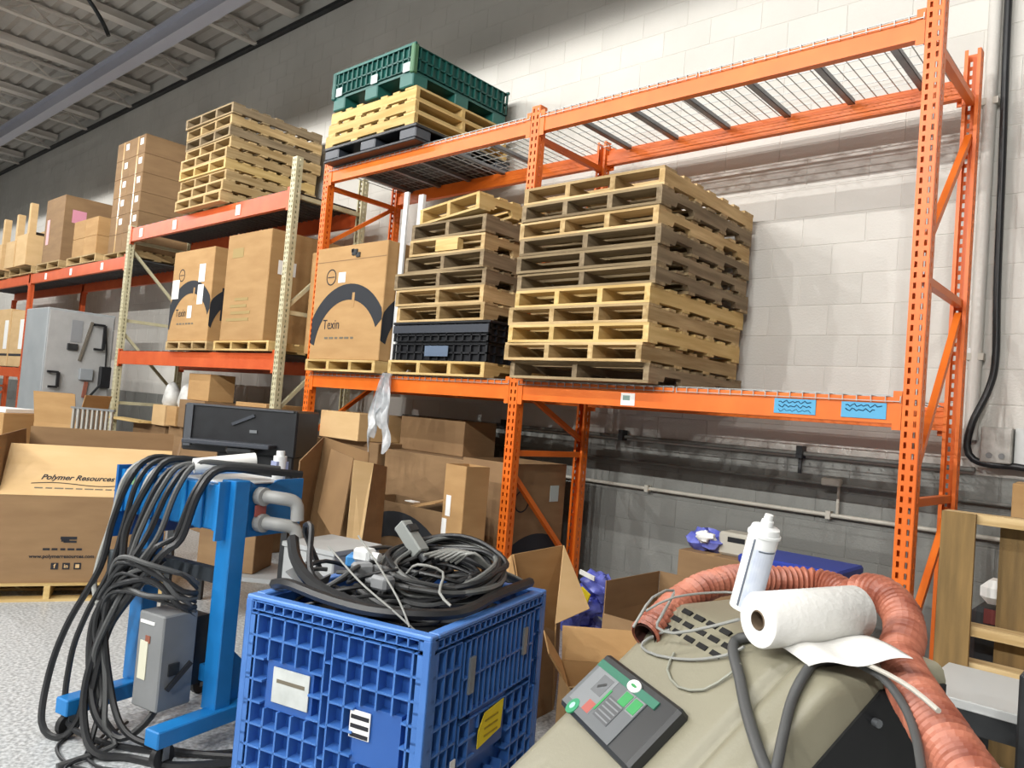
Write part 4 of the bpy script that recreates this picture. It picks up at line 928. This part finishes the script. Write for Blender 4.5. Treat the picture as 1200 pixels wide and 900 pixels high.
cable([(-.915, 5.05, 6.24), (-.915, 5.05, 4.2), (-.90, 5.05, 3.2), (-.89, 5.05, 2.5), (-.878, 5.05, 2.1), (-.90, 5.04, 1.92), (-.965, 5.0, 1.72), (-.985, 5.0, 1.58), (-.95, 5.0, 1.51), (-.86, 5.0, 1.49), (-.75, 5.02, 1.49), (-.55, 5.03, 1.47)], .02, cableb, 'thick black power cable running down the wall to the grey junction box', name='power_cable', n=12)
t = thing('junction_box', 'grey electrical junction box on the wall at the right edge', 'junction box', (-.84, 5.03, 1.60))
pb('body', t, (0, 0, 0), (.15, .12, .20), mat('jbox_grey', '#b4b2ac', .5, col2='#96938c', nscale=20), ch=.006); pb('plate', t, (.14, .02, .0), (.12, .07, .2), mat('jbox_plate', '#c4c6c4', .5), ch=.004)
for x in (-.03, .03): MB().cyl((x, -.061, -.06), (x, -.066, -.06), .016, 12).build('knockout', greyb, t)
t = thing('wall_bracket', 'small white fitting on the wall next to the black power cable', 'fitting', (-.99, 5.06, 2.12)); pb('block', t, (0, 0, 0), (.06, .05, .06), whitep, ch=.006)

# ================================================================== BEIGE MACHINE
MA = math.radians(-30); ML = Vector((-.828, 1.714, 0)); RM = Matrix.Rotation(MA, 3, 'Z')
mt = thing('beige_machine', 'beige moulded machine with sloping front and control panel in the foreground', 'machine', ML, MA)
TS = math.tan(math.radians(43)); X0, X1, ZTOP = -.232, .377, 1.10
def MWp(x, y, z): return ML + RM @ Vector((x, y, z))
def base(y):
    a = 1.09 + TS * y; b2 = 1.094 + .09 * y; k = .02
    h = max(k - abs(a - b2), 0) / k; return min(a, b2) - h * h * k / 4
def sst(a, b2, x):
    t2 = max(0, min(1, (x - a) / (b2 - a))); return t2 * t2 * (3 - 2 * t2)
def surf(x, y):
    z = base(y)
    l = max(0, (X0 + .05 - x)) / .05; z -= .05 * (1 - math.sqrt(max(0, 1 - l * l)))
    r2 = max(0, x - (X1 - .03)) / .03; z -= .03 * (1 - math.sqrt(max(0, 1 - r2 * r2)))
    # grooves running down the slope
    if y < .04: 
        z -= .026 * (math.exp(-((x - .245) / .016) ** 2)) * (1 - sst(.0, .04, y))
        z += .008 * (math.exp(-((x - .29) / .018) ** 2))
        # raised brow below the panel on the left
        z -= .018 * math.exp(-((x + .12) / .014) ** 2) * (1 - sst(-.42, -.36, y))
    return z
b = MB(); nx_, ny_ = 90, 80; y0_, y1_ = -.60, .28
for j in range(ny_ + 1):
    y = y0_ + (y1_ - y0_) * j / ny_
    for i in range(nx_ + 1):
        x = X0 + (X1 - X0) * i / nx_; b.v.append((x, y, surf(x, y)))
for j in range(ny_):
    for i in range(nx_):
        q = j * (nx_ + 1) + i; b.f.append((q, q + 1, q + nx_ + 2, q + nx_ + 1))
def skirt(idx):
    s = len(b.v)
    for q in idx: b.v.append((b.v[q][0], b.v[q][1], .45))
    for k in range(len(idx) - 1): b.f.append((idx[k], s + k, s + k + 1, idx[k + 1]))
skirt([i for i in range(nx_ + 1)]); skirt([ny_ * (nx_ + 1) + i for i in range(nx_, -1, -1)]); skirt([j * (nx_ + 1) for j in range(ny_, -1, -1)]); skirt([j * (nx_ + 1) + nx_ for j in range(ny_ + 1)])
b.sm = True
cov = b.build('cover', beige, mt)
pb('base_cabinet', mt, ((X0 + X1) / 2, -.16, .235), (X1 - X0 - .02, .84, .45), beige, ch=.01)
sp_ = MB(); pts = [(X1 + .0005, .275, .46), (X1 + .0005, .275, 1.085), (X1 + .0005, .115, 1.078), (X1 + .0005, -.04, .932), (X1 + .0005, -.44, .56), (X1 + .0005, -.44, .46)]
sp_.poly(pts, (.006, 0, 0)).build('side_panel', mat('side_black', '#17181a', .45), mt)
MB().cyl((X1 + .007, .10, 1.02), (X1 + .02, .10, 1.02), .008, 10).build('screw', steel, mt)
# slope helper: local frame on slope; s = up-slope distance, n = normal offset
SN = Vector((0, -math.sin(math.radians(43)), math.cos(math.radians(43)))); SU = Vector((0, math.cos(math.radians(43)), math.sin(math.radians(43))))
def SLp(x, s, n=0.): return Vector((x, 0, 1.09)) + SU * s + SN * n
# vent slots
for r_ in range(3):
    for c_ in range(5):
        x = -.16 + .056 * c_ + .012 * r_; q = -.062 + .030 * r_
        pb('vent_slot', mt, SLp(x, q, -.0015), (.038, .013, .008), mat('slot_black', '#101010', .8), rot=(math.radians(43), 0, 0))
# control panel
cp = bpy.data.objects.new('control_panel', boxm((.365, .172, .036), mat('panel_black', '#26282a', .4), .008)); COL.objects.link(cp); cp.parent = mt
cp.location = SLp(-.032, -.298, .012); cp.rotation_euler = (math.radians(43), 0, 0)
pb('face_plate', cp, (-.04, -.010, .019), (.26, .136, .003), panelg)
pb('green_band', cp, (-.025, .054, .0195), (.29, .020, .004), dgreen)
pb('upper_zone', cp, (-.10, .0, .0208), (.11, .12, .001), panell)
pb('display', cp, (-.085, .012, .0213), (.052, .05, .0012), mat('display_grey', '#6a6d70', .25)); pb('display_mark', cp, (-.085, .012, .022), (.03, .008, .001), darkst, rot=(0, 0, .6))
pb('text_block', cp, (.005, -.022, .0213), (.072, .06, .001), mat('text_dark', '#4e5053', .5))
for k in range(5): pb('text_line', cp, (.005, -.045 + .0115 * k, .022), (.064, .0035, .0008), panell)
for x in (.03, .075): pb('green_button', cp, (x - .008, .022, .0215), (.034, .034, .003), greenm, ch=.001)
for x in (.03, .075): pb('button_frame', cp, (x - .008, .022, .0207), (.041, .041, .001), panell)
pb('red_block', cp, (-.065, -.045, .0213), (.034, .03, .001), redm); pb('green_stripe', cp, (-.042, -.012, .0213), (.008, .06, .001), greenm)
MB().cyl((0, 0, 0), (0, 0, .004), .024, 28).build('logo_disc', white, cp, (.012, .058, .020)).scale = (1.1, .62, 1)
MB().cyl((0, 0, 0), (0, 0, .001), .014, 20).build('logo_print', greenm, cp, (.012, .058, .0242)).scale = (.9, .25, 1)
MB().cyl((0, 0, 0), (0, 0, .004), .021, 24).build('green_dial', mat('dial_green', '#1f8a5e', .4), cp, (-.115, -.07, .018)); MB().cyl((0, 0, 0), (0, 0, .001), .009, 16).build('dial_mark', mat('dial_light', '#9fdcc0', .4), cp, (-.115, -.07, .0222))
# ------------------------------------------------------------------ hoses
def hose(pts, r, label, ripple=.0055, pitch=.016, open_end=False):
    Q_ = spline(pts, .002); P = [Q_[0]]
    for q in Q_:
        if (q - P[-1]).length >= pitch / 4: P.append(q)
    rads = [r + ripple * (.0, 1, .35, -1)[k % 4] + rnd.uniform(-.0006, .0006) for k in range(len(P))]
    t = MB().tube(P, r, 22, caps=not open_end, rads=rads).build('flexible_hose', hosem); tag(t, label, 'hose'); t.data.polygons.foreach_set('use_smooth', [False] * len(t.data.polygons))
    if open_end:
        MB().tube(P[:24], r * .8, 18, caps=False).build('lining', hosein, t)
        d2 = (P[0] - P[1]).normalized(); q = P[20]
        MB().cyl(q, q + d2 * .002, r * .8, 18).build('dark_end', hosein, t)
    return t
hose([D(755, 745, 1.93), D(772, 728, 1.98), D(800, 702, 2.06), D(830, 686, 2.12), D(868, 678, 2.18), D(915, 680, 2.22), D(955, 682, 2.22), D(985, 692, 2.15), D(1000, 712, 2.05), D(1000, 735, 1.98)], .036, 'orange corrugated hose with open end lying across the back of the beige machine', open_end=True)
hose([D(985, 735, 2.08), D(993, 707, 2.04), D(1012, 693, 1.99), D(1037, 698, 1.92), D(1055, 718, 1.84), D(1060, 744, 1.75), D(1054, 772, 1.62), D(1068, 806, 1.45), D(1093, 846, 1.30), D(1123, 892, 1.18), D(1155, 942, 1.08), D(1190, 1010, 1.0)], .0405, 'orange corrugated hose arching behind the paper towel roll and running to the lower right')
# paper towel roll
pa, pb2 = D(888, 727, 1.60), D(1018, 716, 1.72)
pb2 = pa + (pb2 - pa).normalized() * .275
rr = thing('paper_towel_roll', 'white paper towel roll lying on top of the beige machine', 'paper towel', (pa.x, pa.y, pa.z - .058))
def roll(b, ro, ri, a, c, n=40):
    d2 = (c - a).normalized(); e1 = d2.cross(Vector((0, 0, 1))).normalized(); e2 = e1.cross(d2); i = len(b.v)
    for (pp, r) in ((a, ri), (a, ro - .003), (a + d2 * .004, ro), (c - d2 * .004, ro), (c, ro - .003), (c, ri)):
        for k in range(n): b.v.append(tuple(pp + (e1 * math.cos(2 * pi * k / n) + e2 * math.sin(2 * pi * k / n)) * r - Vector((rr.location))))
    for s in range(5):
        for k in range(n): b.f.append((i + s * n + k, i + s * n + (k + 1) % n, i + (s + 1) * n + (k + 1) % n, i + (s + 1) * n + k))
    for k in range(n): b.f.append((i + 5 * n + k, i + 5 * n + (k + 1) % n, i + (k + 1) % n, i + k))
    b.sm = True
towel = mat('paper_towel', '#dddcd8', .85, bump=.25, bscale=60)
b = MB(); roll(b, .058, .021, pa, pb2); b.build('roll', towel, rr)
b = MB(); roll(b, .0215, .019, pa + (pa - pb2).normalized() * .002, pb2); b.build('cardboard_core', mat('core_brown', '#6b5a48', .8), rr)
# loose sheet
b = MB(); nU, nV = 16, 10
sA, sB, sC, sD = ZP(905, 752, 1.112), ZP(948, 781, 1.106), ZP(1070, 774, 1.175), ZP(1012, 744, 1.135)
for j in range(nV + 1):
    v = j / nV
    for i in range(nU + 1):
        u = i / nU; p = (sA * (1 - u) + sD * u) * (1 - v) + (sB * (1 - u) + sC * u) * v
        p.z += .010 * math.sin(pi * v) * math.sin(5 * u + .5) ** 2 + .006 * v * math.sin(9 * u)
        b.v.append(tuple(p - rr.location))
for j in range(nV):
    for i in range(nU): q = j * (nU + 1) + i; b.f.append((q, q + 1, q + nU + 2, q + nU + 1))
b.sm = True; sh = b.build('loose_sheet', towel, rr); md = sh.modifiers.new('thick', 'SOLIDIFY'); md.thickness = .0012
# sealant cartridge
c0, c1 = D(872, 712, 1.72), D(902, 602, 1.68)
t = thing('sealant_cartridge', 'white plastic sealant cartridge standing tilted against the orange hose', 'cartridge', c0)
ax = (c1 - c0); Lc = ax.length; ax.normalize()
prof = [(0, .030), (.004, .033), (.77, .033), (.775, .036), (.80, .036), (.805, .033), (.86, .030), (.875, .014), (.93, .013), (.935, .010), (.99, .009)]
MB().tube([ax * (Lc * a) for a, _ in prof], .03, 24, rads=[r for _, r in prof]).build('body', whitep, t)
e1 = ax.cross(Vector((0, 0, 1))).normalized(); e2 = e1.cross(ax)
lb = MB(); lab_m = mat('cartridge_label', '#ccd3e0', .5, col2='#b9c2d4', nscale=30)
ang0 = math.atan2(-CF.dot(e2), -CF.dot(e1))
for k in range(10):
    aa = ang0 - 1.0 + .17 * k; i = len(lb.v)
    for (s, an) in ((.05, aa), (.05, aa + .17), (.66, aa + .17), (.66, aa)): lb.v.append(tuple(ax * (Lc * s) + (e1 * math.cos(an) + e2 * math.sin(an)) * .0335))
    lb.f.append((i, i + 1, i + 2, i + 3))
lb.build('label', lab_m, t)
for (s0, s1, aa, wd) in ((.64, .655, ang0 - .8, 1.2), (.05, .75, ang0 + .75, .14)):
    lb = MB()
    for k in range(8):
        a2 = aa + wd * k / 8; i = len(lb.v)
        for (s, an) in ((s0, a2), (s0, a2 + wd / 8), (s1, a2 + wd / 8), (s1, a2)): lb.v.append(tuple(ax * (Lc * s) + (e1 * math.cos(an) + e2 * math.sin(an)) * .0339))
        lb.f.append((i, i + 1, i + 2, i + 3))
    lb.build('printed_stripe', mat('stripe_ink', '#5d6470', .6), t)
# cables on the machine
def ML3(v): return MWp(v.x, v.y, v.z)
def onslope(px, py, n):
    N_ = RM @ SN; Q = MWp(0, 0, 1.09) + N_ * n; v = CF + CR * ((px - 600) / FL) - CU * ((py - 450) / FL)
    return CAM + v * ((Q - CAM).dot(N_) / v.dot(N_))
cable([MWp(.14, .10, 1.112), MWp(.145, .04, 1.110), onslope(861, 752, .016), onslope(868, 800, .016), onslope(878, 845, .017), onslope(897, 900, .017), onslope(925, 950, .02)], .012, cableg, 'thick grey cable running down the slope of the beige machine right of the control panel', n=10, step=.015)
cable([MWp(.30, .10, 1.108), MWp(.30, .03, 1.106), onslope(943, 790, .013), onslope(928, 820, .012), onslope(918, 860, .012), onslope(908, 910, .012)], .010, cableg, 'grey cable emerging below the paper towel on the beige machine', n=10, step=.015)
cable([D(757, 716, 1.90), D(790, 700, 1.92), D(850, 694, 1.95), D(900, 700, 1.9)], .003, cablel, 'thin grey wire running across the orange hose end')
cable([D(742, 735, 1.88), D(765, 700, 1.93), D(790, 692, 1.98), D(775, 722, 1.84), D(770, 735, 1.83), D(790, 742, 1.80), D(830, 735, 1.75), D(866, 726, 1.66)], .0036, cablel, 'light grey wire looped around the end of the orange hose')
cable([onslope(785, 738, .012), onslope(760, 748, .010), onslope(752, 758, .008), onslope(770, 768, .007), onslope(810, 773, .007), onslope(850, 768, .010), onslope(872, 758, .02)], .0034, cablel, 'light grey wire lying in an open loop above the control panel')
cable([onslope(790, 765, .006), onslope(782, 785, .006), onslope(795, 805, .006), onslope(825, 808, .006), onslope(855, 790, .008), onslope(868, 778, .02)], .003, mat('thin_wire', '#8f9084', .5), 'very thin wire curling on the slope beside the control panel')
cable([D(1010, 776, 1.45), D(1040, 790, 1.36), D(1070, 808, 1.28), D(1100, 833, 1.20)], .0045, mat('rod_pale', '#b8b4aa', .4), 'pale thin rod lying over the orange hose at the right', step=.05)
cable([D(1000, 775, 1.50), D(1035, 795, 1.40), D(1062, 832, 1.30), D(1076, 875, 1.2), D(1082, 920, 1.12)], .0075, cableg, 'dark grey cable hanging beside the black side panel of the beige machine', n=10)

# ================================================================== RIGHT EDGE
# upright pallet
t = thing('upright_pallet', 'wooden pallet standing on edge at the right edge', 'pallet', (-.785, 3.60, 0))
for x0 in (0, .62, .98): pb('plank', t, (x0 + .062, 0, .65), (.124, .02, 1.30), woodz)
for x0 in (.19, .36, .75): pb('plank', t, (x0 + .06, .125, .65), (.12, .02, 1.30), woodz)
for z in (1.28, .83, .685, .06): pb('stringer', t, (.55, .06, z), (1.1, .09, .04), woodx)
carton('carton', 'brown carton standing behind the upright pallet at the right edge', 'box', (-.42, 4.52, 0), .1, (.5, .42, 1.42), card)
t = thing('scrap_pile', 'dark bin with a white and red bag seen through the upright pallet', 'bin', (-.55, 3.95, 0)); pb('body', t, (0, 0, .45), (.3, .3, .9), darkst, ch=.02); pb('white_bag', t, (-.02, -.1, .97), (.2, .15, .1), white, ch=.03); pb('red_strip', t, (0, -.155, .87), (.2, .01, .06), mat('dark_red', '#6a2a26', .6))
t = thing('grey_bench', 'light grey bench top on a dark frame at the right edge', 'bench', (-.15, 3.12, 0))
pb('top', t, (-.0, .0, .735), (1.06, .46, .03), mat('bench_grey', '#c1c3c2', .45), ch=.003); pb('apron', t, (0, -.21, .685), (1.04, .03, .07), darkst)
pb('lower_shelf', t, (0, 0, .42), (1.0, .4, .03), mat('bench_grey', '#c1c3c2', .45))
for x in (-.49, .49):
    for y in (-.19, .19): pb('leg', t, (x, y, .36), (.045, .045, .72), darkst)
t = thing('steel_post', 'dark steel post at the lower right corner', 'post', (-.30, 2.42, 0)); pb('column', t, (.06, 0, .5), (.16, .12, 1.0), darkst, ch=.006); pb('foot_plate', t, (.06, 0, .004), (.24, .2, .008), darkst)
